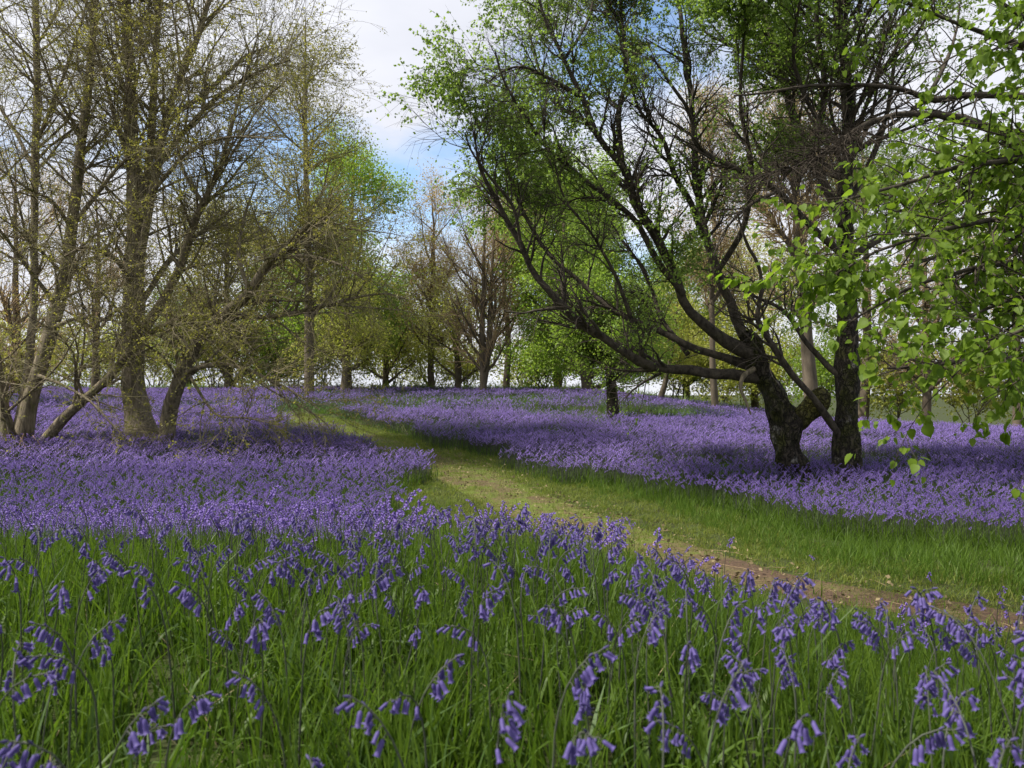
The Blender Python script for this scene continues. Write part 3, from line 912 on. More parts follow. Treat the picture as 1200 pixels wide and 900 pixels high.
# ---- bare boughs that reach in from the right, high between the birch and the lime
rng = np.random.default_rng(43)
bx = (1330 - 600) / F * 9.0
dead = empty('bare_tree', (bx, 9.0, float(terrain(bx, 9.0))), 'dark bare boughs reaching in high from the right, ending in a tangle of twigs', 'tree')
Pt, rt = trace([(1330, 575, 40), (1325, 400, 32), (1320, 250, 26), (1312, 100, 20), (1300, -60, 12), (1300, -200, 4)], 9.0, 0, 30)
trunk_part(dead, Pt, rt, M['bark_dark'], 16, 50, 4)
db = [trace([(1318, 215, 18), (1240, 170, 15), (1160, 150, 12), (1120, 138, 11), (1080, 133, 9), (1030, 140, 8), (1000, 155, 7), (975, 175, 6), (940, 192, 4), (895, 205, 2)], 9.0, -.6, 30),
      trace([(1314, 140, 14), (1220, 115, 10), (1130, 112, 8), (1100, 117, 8), (1060, 105, 6), (1010, 100, 5), (960, 100, 4), (900, 108, 3), (860, 112, 2)], 9.0, -.2, 30),
      trace([(1085, 118, 5), (1105, 80, 5), (1120, 40, 3), (1125, 5, 2)], 8.7, .3, 30),
      trace([(1318, 330, 14), (1230, 300, 10), (1160, 290, 7), (1100, 300, 5), (1060, 315, 3)], 9.0, .6, 30),
      trace([(1322, 430, 12), (1230, 425, 9), (1150, 420, 7), (1080, 428, 5), (1040, 432, 3)], 9.0, .8, 30)]
limb_parts(dead, db, M['bark_limb'], sides=8, rough=.25, freq=9)
P0, R0 = stack(db)
P1, R1 = grow(P0, R0, 120, 6, (.35, 1), (.3, .9), (25, 65), 0, .15, -.03, .5, .012, .004, None, .7)
P1b, R1b = grow(P0[:1], R0[:1], 60, 6, (.72, 1), (.4, .9), (15, 70), -.05, .18, -.03, .8, .009, .004, None, .7)
PA = np.concatenate([P1, P1b]); RA = np.concatenate([R1, R1b])
P2, R2 = grow(PA, RA, 900, 4, (.2, 1), (.15, .5), (25, 65), 0, .16, -.05, .5, .004, .002, None, .6)
P2b, R2b = grow(P1b, R1b, 900, 4, (.2, 1), (.15, .5), (25, 75), 0, .2, -.05, .5, .004, .002, None, .6)
V, q = join([tubes(PA, RA, 4), tubes(P2, R2, 3), tubes(P2b, R2b, 3)])
part('twigs', V, [q], M['twig_dark'], dead, kind='stuff')


# ------------------------------------------------------------------ trees and shrubs up the slope and beyond its crest
def far_tree(name, label, px, Y0, top, hw, bottom, tw, bark, twig, leaf, nleaf, lsize, lean=0, n_l=18, n2=420, n3=1900, ang=(10, 55), up=.15, grav=0., seed=0, forks=None, group=None, stems=1, tsc=1.0):
    """a tree on the ground at depth Y0 whose crown fills hw px either side from row top to row bottom"""
    global rng
    rng = np.random.default_rng(1000 + seed)
    nleaf = int(nleaf * 1.5); n3 = int(n3 * .5); n2 = int(n2 * .7); tw = tw / stems**.5
    m = Y0 / F
    x0 = (px - 600) * m
    z0 = float(terrain(x0, Y0))
    root = empty(name, (x0, Y0, z0), label, 'tree' if 'shrub' not in name else 'shrub', group)
    zt = CAMZ + (450 - top) * m; zb = max(CAMZ + (450 - bottom) * m, z0 + .4)
    H = zt - z0
    st = []
    for s_ in range(stems):
        o1 = 0 if s_ == 0 else rng.uniform(-.5, .5) * hw * m
        A = np.array([[x0 + .12 * s_ * (-1)**s_, Y0 + .1 * s_, z0 - .2, tw * m * .55],
                      [x0 + lean * m * .35 + o1 * .25, Y0, z0 + H * .25, tw * m * .42],
                      [x0 + lean * m * .8 + o1 * .7, Y0 + rng.uniform(-.3, .3), z0 + H * .58, tw * m * .27],
                      [x0 + lean * m + o1, Y0, z0 + H * .97, .02]])
        A[1:3, 0] += rng.uniform(-.02, .02, 2) * H
        A = catmull(A, 24)
        st.append((A[:, :3], A[:, 3]))
        V, q = tubes(A[None, :, :3], A[None, :, 3], 9)
        part('trunk', roughen(V, .02, 2.5, seed + s_), [q], bark, root)
    P0, R0 = stack(st)
    # limbs: leave the trunk between the crown's bottom and near its top, length from the crown's outline
    i = rng.integers(0, stems, n_l)
    t0 = np.clip((zb - z0) / H * .8, .05, .8)
    t = np.sort(rng.uniform(t0, .93, n_l))
    f = t * 23; k = np.minimum(f.astype(int), 22)
    b = P0[i, k]; r_ = R0[i, k]
    az = np.arange(n_l) * 2.4 + rng.uniform(0, .8, n_l)
    el = np.radians(rng.uniform(*ang, n_l))
    rel = (t - t0) / (.95 - t0)
    prof = np.sqrt(np.clip(1 - (1.75 * rel - .72)**2, .10, 1))
    Ln = hw * m * prof * rng.uniform(.8, 1.15, n_l)
    d = np.stack([np.cos(az) * np.cos(el), np.sin(az) * np.cos(el), np.sin(el)], -1)
    K = 8
    P1 = np.zeros((n_l, K, 3)); P1[:, 0] = b
    for j in range(1, K):
        d = unit(d + .10 * rng.normal(size=(n_l, 3)) + np.array([0, 0, up * .25]))
        P1[:, j] = P1[:, j - 1] + d * (Ln / (K - 1))[:, None]
    R1 = np.clip(r_ * .55, .02, .16)[:, None] * (1 - .8 * np.linspace(0, 1, K))[None]
    V, q = tubes(P1, R1, 5)
    part('limbs', V, [q], bark, root, kind='stuff')
    s_ = hw * m
    P2, R2 = grow(P1, R1, n2, 5, (.15, 1), (.22 * s_, .55 * s_), (25, 65), up * .6, .16, grav, .5, .035, .009 * tsc, None, .7)
    P3, R3 = grow(P2, R2, n3, 2, (.1, 1), (.10 * s_, .28 * s_), (20, 65), up * .5, .16, grav, .5, .009, .0048 * tsc, None, .6)
    V, q = join([tubes(P2, R2, 3), tubes(P3, R3, 3)])
    part('twigs', V, [q], twig, root, kind='stuff')
    if nleaf:
        V, q = leaves(P3, nleaf, lsize, .3, lsize[1] * 1.6, tri=True)
        part('crown', V, [q], leaf, root, kind='stuff')
    return root


bf, bb, tb, tg = M['bark_far'], M['bark_beige'], M['twig_brown'], M['twig_grey']
FT = [
    # label, px, Y, top, hw, bottom, tw, bark, twig, leaf, nleaf, size, options
    ('tall slender olive lime rising behind the leaning left trunk, reaching the top of the picture', 362, 33, 8, 92, 330, 12, bf, tg, 'leaf_olive', 15000, (.05, .11), dict(n_l=30, n2=900, n3=4500, lean=-4)),
    ('rounded bright green tree right of the tall olive lime', 408, 41, 155, 84, 430, 10, bf, tg, 'leaf_green', 32000, (.08, .16), dict(n_l=26, n2=700, n3=3000, lean=8)),
    ('tall golden-brown tree near the centre with a feathery top', 506, 43, 210, 72, 390, 8, bb, tb, 'leaf_gold', 11000, (.05, .11), dict(n_l=26, n2=700, n3=4000, up=.35, ang=(30, 65))),
    ('bare grey forked tree on the crest at the centre, branching low into upright limbs', 567, 35, 225, 92, 430, 12, bb, tb, 'leaf_olive', 2600, (.05, .10), dict(n_l=36, n2=900, n3=5500, up=.6, ang=(25, 60), stems=2)),
    ('low olive tree just left of the grey forked tree', 538, 41, 345, 62, 440, 11, bf, tg, 'leaf_yellow', 4500, (.07, .14), dict(n_l=18, stems=2)),
    ('golden-brown leaning tree behind the bare forked one', 592, 46, 235, 64, 400, 8, bb, tb, 'leaf_gold', 7000, (.05, .11), dict(n_l=22, n2=600, n3=3200, up=.35, ang=(30, 65))),
    ('green tree under the long birch limbs, its trunk leaning left', 690, 35, 180, 100, 445, 13, bf, tg, 'leaf_green', 42000, (.07, .14), dict(n_l=28, n2=800, n3=3200, lean=-30)),
    ('small green tree on a dark trunk alone in the bluebells below the crest', 720, 20, 345, 74, 432, 15, M['bark_dark'], M['twig_dark'], 'leaf_green', 16000, (.04, .08), dict(n_l=24, n2=800, n3=5000, lean=-14, ang=(8, 45), up=.08, grav=-.02)),
    ('thin dark leaning trunk with a yellow-green top right of the small green tree', 772, 40, 350, 55, 430, 7, bf, tg, 'leaf_yellow', 5500, (.07, .13), dict(n_l=12, lean=22)),
    ('thick brown trunk between the two birches with a beige crown above', 955, 24, 55, 100, 330, 17, bf, tb, 'leaf_beige', 9000, (.04, .09), dict(n_l=26, n2=900, n3=4200, lean=-22, up=.4, ang=(35, 65))),
    ('beige twiggy tree behind the upper limbs of the leaning birch', 838, 32, 95, 76, 330, 8, bf, tb, 'leaf_beige', 9000, (.05, .10), dict(n_l=24, n2=800, n3=3600, lean=-12, up=.4, ang=(35, 65))),
    ('brown twiggy tree glimpsed through the gaps in the lime leaves', 1085, 32, 245, 84, 440, 11, bb, tb, 'leaf_beige', 5000, (.05, .10), dict(n_l=22, n2=600, n3=2600, up=.3)),
    ('twiggy tree behind the lime leaves nearest the right edge', 1190, 30, 230, 80, 450, 11, bb, tb, 'leaf_yellow', 5000, (.05, .10), dict(n_l=22, n2=600, n3=2600, up=.3)),
    ('bright lime-green tree rising behind the sweeping birch limbs', 655, 48, 198, 82, 430, 10, bf, tg, 'leaf_green', 30000, (.09, .17), dict(n_l=24, n2=600, n3=2400)),
    ('brown bare tree seen between the two left limes', 112, 40, 205, 88, 440, 9, bb, tb, 'leaf_beige', 3500, (.05, .10), dict(n_l=24, n2=700, n3=3400, up=.4)),
    ('brown bare tree behind the many-stemmed lime at the left edge', 18, 36, 170, 96, 440, 10, bb, tb, 'leaf_gold', 3500, (.05, .10), dict(n_l=24, n2=700, n3=3600, up=.4)),
    ('yellow-green tree behind the leaning left trunk', 268, 42, 235, 84, 440, 10, bf, tg, 'leaf_olive', 15000, (.07, .14), dict(n_l=24, n2=600, n3=2600)),
    ('round green tree low behind the tall olive lime', 322, 46, 300, 66, 440, 8, bf, tg, 'leaf_green', 12000, (.09, .16), dict(n_l=20)),
    ('olive tree just left of the golden-brown one', 452, 46, 305, 74, 445, 8, bf, tg, 'leaf_yellow', 6500, (.08, .14), dict(n_l=20)),
    ('yellow-green tree under the leaning birch fork', 805, 48, 300, 74, 450, 9, bf, tg, 'leaf_green', 20000, (.09, .16), dict(n_l=20)),
    ('yellow-green tree behind the leaning birch trunk', 885, 45, 290, 80, 450, 9, bf, tg, 'leaf_yellow', 10000, (.08, .15), dict(n_l=20)),
    ('dull green tree between the big left lime and its leaning trunk', 222, 49, 330, 60, 445, 8, bf, tg, 'leaf_dull', 9000, (.09, .15), dict(n_l=18)),
    ('dark green tree high behind the straight birch', 1010, 38, 150, 90, 400, 12, bf, tg, 'leaf_dull', 12000, (.07, .14), dict(n_l=24, n2=600, n3=2600)),
    ('grey trunk on the crest just right of the tall olive lime', 404, 37, 320, 60, 435, 11, bf, tg, 'leaf_yellow', 8000, (.06, .12), dict(n_l=14)),
    ('bare tree beyond the left edge of the picture', -130, 24, 60, 120, 420, 16, bb, tb, 'leaf_olive', 4000, (.05, .1), dict(n_l=24)),
]
for j, (lab, px, Yd, top, hw_, bot, tw, bk, tk, lf, nl2, ls, opt) in enumerate(FT):
    far_tree('tree', lab, px, Yd, top, hw_, bot, tw, bk, tk, M[lf], nl2, ls, seed=j, **opt)

SH = [
    ('lime-green shrub at the far left under the bare tree', 40, 44, 418, 60, 'leaf_yellow', 4000),
    ('brown twiggy shrub at the left edge beside the many-stemmed lime', 5, 22, 415, 46, 'leaf_olive', 350),
    ('yellow-green shrub between the two left limes', 120, 47, 420, 56, 'leaf_yellow', 3500),
    ('bright yellow-green shrub left of the leaning left trunk', 250, 43, 408, 62, 'leaf_yellow', 5000),
    ('yellow-green shrub right of the leaning left trunk', 318, 47, 418, 50, 'leaf_green', 4000),
    ('olive shrub at the foot of the tall olive lime', 380, 46, 425, 46, 'leaf_yellow', 3000),
    ('yellow shrub on the crest left of the golden-brown tree', 462, 48, 405, 54, 'leaf_yellow', 4500),
    ('small pale shrub at the foot of the bare forked tree', 545, 49, 428, 32, 'leaf_yellow', 1800),
    ('pale yellow-green shrub left of the small lone green tree', 655, 47, 412, 46, 'leaf_yellow', 4000),
    ('yellow-green shrub right of the small lone green tree', 790, 46, 412, 58, 'leaf_yellow', 5000),
    ('bright yellow-green shrub under the long birch bough', 848, 44, 424, 54, 'leaf_yellow', 4500),
    ('dull green shrub behind the foot of the birches', 965, 40, 430, 54, 'leaf_green', 3500),
    ('yellow-green shrub just right of the straight birch', 1052, 38, 436, 52, 'leaf_yellow', 3500),
    ('pale lime-green shrub far behind the golden-brown tree', 505, 50, 412, 48, 'leaf_yellow', 3500),
    ('pale green shrub far behind, in the gap right of the bare forked tree', 612, 52, 428, 36, 'leaf_yellow', 1600),
    ('lime-green shrub far behind the tall olive lime', 345, 51, 400, 56, 'leaf_yellow', 4000),
    ('olive shrub far behind the big left lime', 180, 50, 405, 56, 'leaf_yellow', 4000),
    ('yellow-green shrub behind the leaning birch trunk', 905, 43, 420, 56, 'leaf_yellow', 4000),
    ('low green shrub left of the small lone green tree', 640, 40, 428, 46, 'leaf_green', 2600),
    ('pale shrub below the lime leaves near the right edge', 1135, 34, 440, 50, 'leaf_yellow', 3000),
]
for j, (lab, px, Yd, top, hw_, lf, nl2) in enumerate(SH):
    far_tree('shrub', lab, px, Yd, top, hw_ * 1.2, 480, 3.0, bf, tb if 'brown' in lab else tg, M[lf], int(nl2 * 1.1), (.10, .18), seed=100 + j, n_l=22, n2=300, n3=900, ang=(20, 70), up=.2, stems=4)
# ------------------------------------------------------------------ meadow: bluebells and grass
def blade_tuft(n_, hgt, width, spread, seed, segs=3, lean=.5):
    r = np.random.default_rng(seed)
    V, Q = [], []
    for j in range(n_):
        a = r.uniform(0, 6.283); ph = r.uniform(0, 6.283)
        h = r.uniform(*hgt); wd = r.uniform(*width); ln = r.uniform(.05, lean) * h
        bx_, by_ = r.normal(size=2) * spread
        dx, dy = math.cos(a), math.sin(a)
        sx_, sy_ = math.cos(ph), math.sin(ph)
        o0 = len(V)
        for k in range(segs + 1):
            t_ = k / segs
            c = (bx_ + dx * ln * t_**2, by_ + dy * ln * t_**2, h * t_ * (1 - .25 * (ln / h) * t_) - .02)
            wk = wd * .5 * (1 - t_**2.2) + .0003
            V.append((c[0] + sx_ * wk, c[1] + sy_ * wk, c[2])); V.append((c[0] - sx_ * wk, c[1] - sy_ * wk, c[2]))
        for k in range(segs):
            b = o0 + 2 * k
            Q.append((b, b + 1, b + 3, b + 2))
    return np.array(V), np.array(Q)


def proto(name, pieces):
    """one mesh of several materials: pieces = [(V, faces, material)]"""
    me = bpy.data.meshes.new(name)
    Vs, Fs, Mi, o0 = [], [], [], 0
    for j, (V, f, m_) in enumerate(pieces):
        Vs += [tuple(v) for v in V]
        for q in f:
            Fs.append(tuple(int(x) + o0 for x in dict.fromkeys(q))); Mi.append(j)
        o0 += len(V)
        me.materials.append(m_)
    me.from_pydata(Vs, [], Fs)
    me.polygons.foreach_set('material_index', Mi)
    me.polygons.foreach_set('use_smooth', [True] * len(Fs))
    me.update()
    return bpy.data.objects.new(name, me)       # never linked: only the scatter below draws it


def scatter(name, P, rot, scl, protos, label, cat):
    P = np.asarray(P, np.float32)
    me = bpy.data.meshes.new(name)
    me.vertices.add(len(P)); me.vertices.foreach_set('co', P.ravel())
    at = me.attributes.new('rot', 'FLOAT_VECTOR', 'POINT'); at.data.foreach_set('vector', np.asarray(rot, np.float32).ravel())
    at = me.attributes.new('scl', 'FLOAT', 'POINT'); at.data.foreach_set('value', np.asarray(scl, np.float32))
    at = me.attributes.new('pick', 'INT', 'POINT'); at.data.foreach_set('value', rng.integers(0, len(protos), len(P)).astype(np.int32))
    o = obj(name, me)
    tag(o, label, cat, kind='stuff')
    ng = bpy.data.node_groups.new(name, 'GeometryNodeTree')
    ng.interface.new_socket('Geometry', in_out='INPUT', socket_type='NodeSocketGeometry')
    ng.interface.new_socket('Geometry', in_out='OUTPUT', socket_type='NodeSocketGeometry')
    n, l = ng.nodes.new, ng.links.new
    gi, go = n('NodeGroupInput'), n('NodeGroupOutput')
    ip = n('GeometryNodeInstanceOnPoints')
    ip.inputs['Pick Instance'].default_value = True
    jn = n('GeometryNodeJoinGeometry')
    for p in reversed(protos):
        oi = n('GeometryNodeObjectInfo'); oi.inputs['Object'].default_value = p; oi.inputs['As Instance'].default_value = True
        l(oi.outputs['Geometry'], jn.inputs[0])
    mp_ = n('GeometryNodeMeshToPoints')
    l(gi.outputs[0], mp_.inputs[0]); l(mp_.outputs[0], ip.inputs['Points']); l(jn.outputs[0], ip.inputs['Instance'])
    for nm, dt, sock in (('rot', 'FLOAT_VECTOR', 'Rotation'), ('scl', 'FLOAT', 'Scale'), ('pick', 'INT', 'Instance Index')):
        a = n('GeometryNodeInputNamedAttribute'); a.data_type = dt; a.inputs['Name'].default_value = nm
        l(a.outputs['Attribute'], ip.inputs[sock])
    l(ip.outputs[0], go.inputs[0])
    md = o.modifiers.new('scatter', 'NODES'); md.node_group = ng
    return o


# --- one bluebell: arched stem, bells hanging to one side
def bell_shape(S=12, flare=1.0):
    prof = [(.0012, 0), (.0030, -.0016), (.0038, -.007), (.0037, -.015), (.0041, -.0205)]
    V, Q = [], []
    for (r_, z) in prof:
        for k in range(S):
            a = k * 2 * math.pi / S
            V.append((r_ * math.cos(a), r_ * math.sin(a), z))
    for k in range(S):      # six tips curl back, the notches between stay short
        a = k * 2 * math.pi / S
        if k % 2 == 0: V.append((.0092 * flare * math.cos(a), .0092 * flare * math.sin(a), -.0210))
        else: V.append((.0044 * math.cos(a), .0044 * math.sin(a), -.0208))
    for j in range(len(prof)):
        for k in range(S):
            Q.append((j * S + k, j * S + (k + 1) % S, (j + 1) * S + (k + 1) % S, (j + 1) * S + k))
    return np.array(V), np.array(Q)


def cheap_bell():
    S = 5
    V = [(0, 0, 0)]
    for (r_, z) in ((.0046, -.004), (.0044, -.015), (.0090, -.0195)):
        for k in range(S):
            a = k * 2 * math.pi / S
            V.append((r_ * math.cos(a), r_ * math.sin(a), z))
    Q = [(0, 1 + k, 1 + (k + 1) % S) for k in range(S)]
    for j in range(2):
        for k in range(S):
            Q.append((1 + j * S + k, 1 + j * S + (k + 1) % S, 1 + (j + 1) * S + (k + 1) % S, 1 + (j + 1) * S + k))
    return np.array(V), Q


def plant_frame(seed):
    """stem polyline, and where bells hang: (point, euler, scale)"""
    r = np.random.default_rng(seed)
    H = r.uniform(.33, .40)
    arch = r.uniform(.035, .075)
    K = 14
    t = np.linspace(0, 1, K)
    x = .02 * t + arch * np.clip(t - .62, 0, 1)**1.6 / .38**1.6
    z = H * t - arch * .75 * np.clip(t - .72, 0, 1)**2 / .28**2
    P = np.stack([x, .006 * np.sin(t * 4 + seed), z], -1)
    bells = []
    nb = r.integers(7, 12)
    for j in range(nb):
        tt = .79 + .20 * j / (nb - 1)
        f = tt * (K - 1); k = min(int(f), K - 2); u = f - k
        p = P[k] * (1 - u) + P[k + 1] * u
        side = r.uniform(-1.1, 1.1)
        off = np.array([.008 * math.cos(side), .010 * math.sin(side), -.002])
        tilt = r.uniform(.15, .75) if j < nb - 2 else r.uniform(.7, 1.2)
        bells.append((p, p + off, (0, -tilt, side), r.uniform(.68, .94) * (1 if j < nb - 2 else .8)))
    return P, bells


def euler_pts(V, e, s, p):
    Mx = np.array(Euler((0, 0, e[2])).to_matrix() @ Euler((e[0], e[1], 0)).to_matrix())
    return (V * s) @ Mx.T + p


def bell_matrix(e, s, p):
    return Matrix.Translation(Vector(p)) @ Euler((0, 0, e[2])).to_matrix().to_4x4() @ Euler((e[0], e[1], 0)).to_matrix().to_4x4() @ Matrix.Scale(s, 4)


rng = np.random.default_rng(77)
BV, BQ = bell_shape()
CV, CQ = cheap_bell()
NF = 12
frames = [plant_frame(s_) for s_ in range(NF)]
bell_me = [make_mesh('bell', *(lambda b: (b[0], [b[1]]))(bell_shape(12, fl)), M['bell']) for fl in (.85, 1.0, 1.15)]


def stem_mesh(P, bells, sides=6):
    r_ = np.linspace(.0023, .0009, len(P))
    a = [tubes(P[None], r_[None], sides)]
    for (p, q, e, s_) in bells:
        L_ = np.stack([p, (p + q) / 2 + np.array([0, 0, .003]), q])
        a.append(tubes(L_[None], np.array([[.0009, .0008, .0008]]), 4))
    return join(a)


def strap_leaf(seed):
    r = np.random.default_rng(seed)
    V, Q = [], []
    h = r.uniform(.20, .30); ln = r.uniform(.10, .2); wd = r.uniform(.007, .011)
    for k in range(8):
        t_ = k / 7
        c = np.array([ln * t_**1.7, 0, h * t_ - .14 * t_**3 - .01])
        wk = wd * .5 * (1 - t_**3) + .0004
        V += [(c[0], wk, c[2] + wk * .4), (c[0], 0, c[2]), (c[0], -wk, c[2] + wk * .4)]
    for k in range(7):
        b = 3 * k
        Q += [(b, b + 1, b + 4, b + 3), (b + 1, b + 2, b + 5, b + 4)]
    return make_mesh('leaf', V, [np.array(Q)], M['grass'])


_b = np.array([(r_ * math.cos(a), r_ * math.sin(a), z) for (r_, z) in ((.0008, 0), (.0022, -.003), (.0022, -.008), (.0004, -.0125)) for a in np.arange(6) * math.pi / 3])
bud_me = make_mesh('bud', _b, [np.array([(j * 6 + k, j * 6 + (k + 1) % 6, j * 6 + 6 + (k + 1) % 6, j * 6 + 6 + k) for j in range(3) for k in range(6)])], M['bud'])
stem_me = [make_mesh('stem', *(lambda s_: (s_[0], [s_[1]]))(stem_mesh(*f)), M['stem']) for f in frames]
leaf_me = [strap_leaf(s_) for s_ in range(4)]

# plants in the mid distance, the same shape with fewer faces; far ones stand in small clumps
mid = []
for s_, (P, bells) in enumerate(frames[:7]):
    sv, sq = tubes(P[::3][None], np.linspace(.0026, .0014, len(P[::3]))[None], 3)
    bv, bq = [], []
    for (p, q, e, k_) in bells:
        o0 = sum(len(v) for v in bv)
        bv.append(euler_pts(CV, e, k_ * .80, q)); bq += [tuple(x + o0 for x in f) for f in CQ]
    lv, lq = blade_tuft(4, (.16, .26), (.006, .010), .02, 200 + s_, 3, .8)
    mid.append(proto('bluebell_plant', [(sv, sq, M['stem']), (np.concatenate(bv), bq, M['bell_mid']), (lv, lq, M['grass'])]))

FV = np.array([(0, 0, 0), (.0075, 0, -.012), (-.0038, .0066, -.012), (-.0038, -.0066, -.012)])
FQ = [(0, 1, 2), (0, 2, 3), (0, 3, 1)]


def clump(seed, n_, rad, bellscale, mat, nl, keep=1.0):
    r = np.random.default_rng(seed)
    bv, bq, sv, sq, o0, o1 = [], [], [], [], 0, 0
    for j in range(n_):
        P, bells = frames[r.integers(0, NF)]
        a = r.uniform(0, 6.283); s_ = r.uniform(.72, 1.05); px_, py_ = r.uniform(-rad, rad, 2)
        Rz = np.array([[math.cos(a), -math.sin(a), 0], [math.sin(a), math.cos(a), 0], [0, 0, 1]])
        v, q = tubes((P[::6] * s_ @ Rz.T + (px_, py_, 0))[None], np.array([[.0026] * len(P[::6])]), 3)
        sv.append(v); sq.append(q + o1); o1 += len(v)
        for (p, q_, e, k_) in bells:
            if r.random() > keep: continue
            v = euler_pts(FV, e, k_ * bellscale, q_) * s_ @ Rz.T + (px_, py_, 0)
            bv.append(v); bq += [tuple(x + o0 for x in f) for f in FQ]; o0 += 4
    lv, lq = blade_tuft(nl, (.12, .24), (.007, .012), rad * .7, seed + 50, 2, .8)
    return proto('bluebell_clump', [(np.concatenate(sv), np.concatenate(sq), M['stem']), (np.concatenate(bv), bq, mat), (lv, lq, M['grass'])])


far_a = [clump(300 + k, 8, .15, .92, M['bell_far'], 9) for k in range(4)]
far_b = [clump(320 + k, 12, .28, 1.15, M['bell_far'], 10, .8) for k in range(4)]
tuft_long = [proto('grass_tuft', [*([(*blade_tuft(1, (.10, .24), (.0025, .0045), .04, 600 + k, 3, 1.0), M['dead_blade'])] if k == 1 else []), (*blade_tuft(2, (.14, .24), (.010, .015), .04, 610 + k, 4, .9), M['strap']), (*blade_tuft(14, (.14, .33), (.0035, .008), .035, 400 + k, 4, .38), M['grass'])]) for k in range(5)]
tuft_mid = [proto('grass_tuft', [(*blade_tuft(18, (.10, .24), (.004, .008), .06, 420 + k, 2, .6), M['grass_verge'])]) for k in range(4)]
tuft_short = [proto('grass_tuft', [(*blade_tuft(26, (.02, .065), (.004, .007), .06, 440 + k, 2, 1.1), M['grass_short'])]) for k in range(4)]
weed = [proto('weed', [(*blade_tuft(16, (.10, .26), (.020, .045), .08, 460 + k, 2, 1.4), M['weed'])]) for k in range(4)]


scrub = [proto('scrub', [(*blade_tuft(46, (.05, .22), (.012, .028), .10, 480 + k, 2, 1.6), M['leaf_dull'])]) for k in range(4)]


def candidates(y0, y1, dens, slope=.80, pad=1.2):
    """uniform points on the ground in the view's wedge (and a margin) between two depths"""
    area = slope * (y1**2 - y0**2) + 2 * pad * (y1 - y0)
    n_ = int(area * dens)
    yy = rng.uniform(y0, y1, int(n_ * 2.6))
    wmax = slope * y1 + pad
    xx = rng.uniform(-wmax, wmax, len(yy))
    ok = np.abs(xx) < slope * yy + pad
    P = np.stack([xx[ok], yy[ok]], -1)[:n_]
    return P


def in_grass_zone(P, warp=.25):
    Q = P + np.stack([vnoise(P, 2.2, 5), vnoise(P, 2.2, 6)], -1) * (warp * np.clip(P[:, 1:2] / 8, .25, 1))
    return inside(Q, verge_far) | inside(Q, verge_near)


def settle(P):
    return np.concatenate([P, terrain(P[:, 0], P[:, 1])[:, None]], 1)


def rots(n_, tilt=.12):
    return np.stack([rng.normal(size=n_) * tilt, rng.normal(size=n_) * tilt, rng.uniform(0, 6.283, n_)], -1)


# hillside under the far trees is thinner in flowers and greener, imitating the crest's shade too
def green_patch(P):
    v = vnoise(P, .9, 8) + .6 * vnoise(P, 2.6, 9)
    hill = sstep(P[:, 1] + 1.5 * vnoise(P, .8, 31), 17.5, 21.5) * .72 + sstep(P[:, 1], 24, 30) * .12
    hill = hill * np.where(P[:, 0] > -9, 1, .5)
    right = sstep(P[:, 0], 7, 12) * sstep(P[:, 1], 17, 21) * .55
    return np.clip(.12 + hill + right + .30 * v, 0, 1)


# ---- foreground bluebells: single plants with parts
heads = [  # (px, py of the head's middle, label)
    (1185, 775, 'large bluebell head drooping at the right edge just below the end of the bare path'),
    (1160, 868, 'bluebell with a pale open bell in the bottom right corner'),
    (1098, 800, 'bluebell left of the large head at the right edge'),
    (985, 800, 'wide bluebell head in the lower right grass, bells spread sideways'),
    (932, 712, 'bluebell standing tall in front of the bare path at the right'),
    (885, 805, 'lone bluebell bent left in the lower right grass'),
    (706, 788, 'big dark bluebell head hanging right of centre in the foreground'),
    (638, 870, 'pair of pale bells pointing left near the bottom edge, right of centre'),
    (520, 850, 'bluebell low at the bottom just left of centre'),
    (760, 845, 'bluebell near the bottom edge right of centre'),
    (612, 684, 'dense violet bluebell head at the centre, top of the grassy foreground'),
    (505, 772, 'bluebell with two bells either side just left of centre'),
    (112, 830, 'broad bluebell head low at the lower left'),
    (124, 738, 'large bluebell head at the left with long hanging bells'),
    (48, 690, 'bluebell with two long bells near the left edge, upper row'),
    (12, 770, 'bluebell cut by the left edge of the picture'),
    (50, 760, 'bluebell beside the one cut by the left edge'),
    (190, 792, 'bluebell right of the broad lower left head'),
    (86, 868, 'faint bluebell at the bottom left corner'),
    (714, 636, 'tall bluebell nodding left against the path'),
    (655, 632, 'slim bluebell silhouetted against the grassy path'),
    (800, 668, 'dark bluebell head right of centre in front of the path'),
    (455, 768, 'small bluebell left of centre in the grass'),
    (300, 716, 'bluebell upright in the left foreground grass'),
    (380, 680, 'bluebell head at the back of the left foreground grass'),
    (830, 712, 'bluebell with bells in a row above the lower right grass'),
]
spots = []
for (px, py, lab) in heads:
    # depth where a head 0.33 m above the ground meets this sight line
    yy = np.linspace(.5, 4, 900)
    x = (px - 600) / F * yy
    zz = CAMZ + (450 - py) / F * yy
    k = np.nonzero(zz <= terrain(x, yy) + .325)[0]
    k = k[0] if len(k) else 899
    spots.append((x[k], yy[k], lab))
hand = np.array([(a, b) for a, b, c in spots])
cand = candidates(.5, 4.4, 160, .70, .10)
gz = in_grass_zone(cand, .1)
keep = ~gz & (rng.random(len(cand)) < np.clip(.75 + .4 * vnoise(cand, 3.0, 3), .35, 1) * (1 - .70 * sstep(cand[:, 0], .1, .9) * sstep(cand[:, 1], 1.0, 1.8)))
keep &= np.array([np.min(np.hypot(*(hand - c).T)) > .06 for c in cand])
cand = cand[keep]
taken = []
for c_ in cand:      # plants keep a little distance
    if all((c_[0] - t_[0])**2 + (c_[1] - t_[1])**2 > .047**2 for t_ in taken): taken.append(c_)
cand = np.array(taken)
cand = cand[np.argsort(cand[:, 1])]
singles = [(x, y, None) for x, y in cand[:300 - len(spots)]]
y_lim = cand[min(len(cand) - 1, 300 - len(spots))][1]
print('single bluebells reach', y_lim, 'of', len(cand))
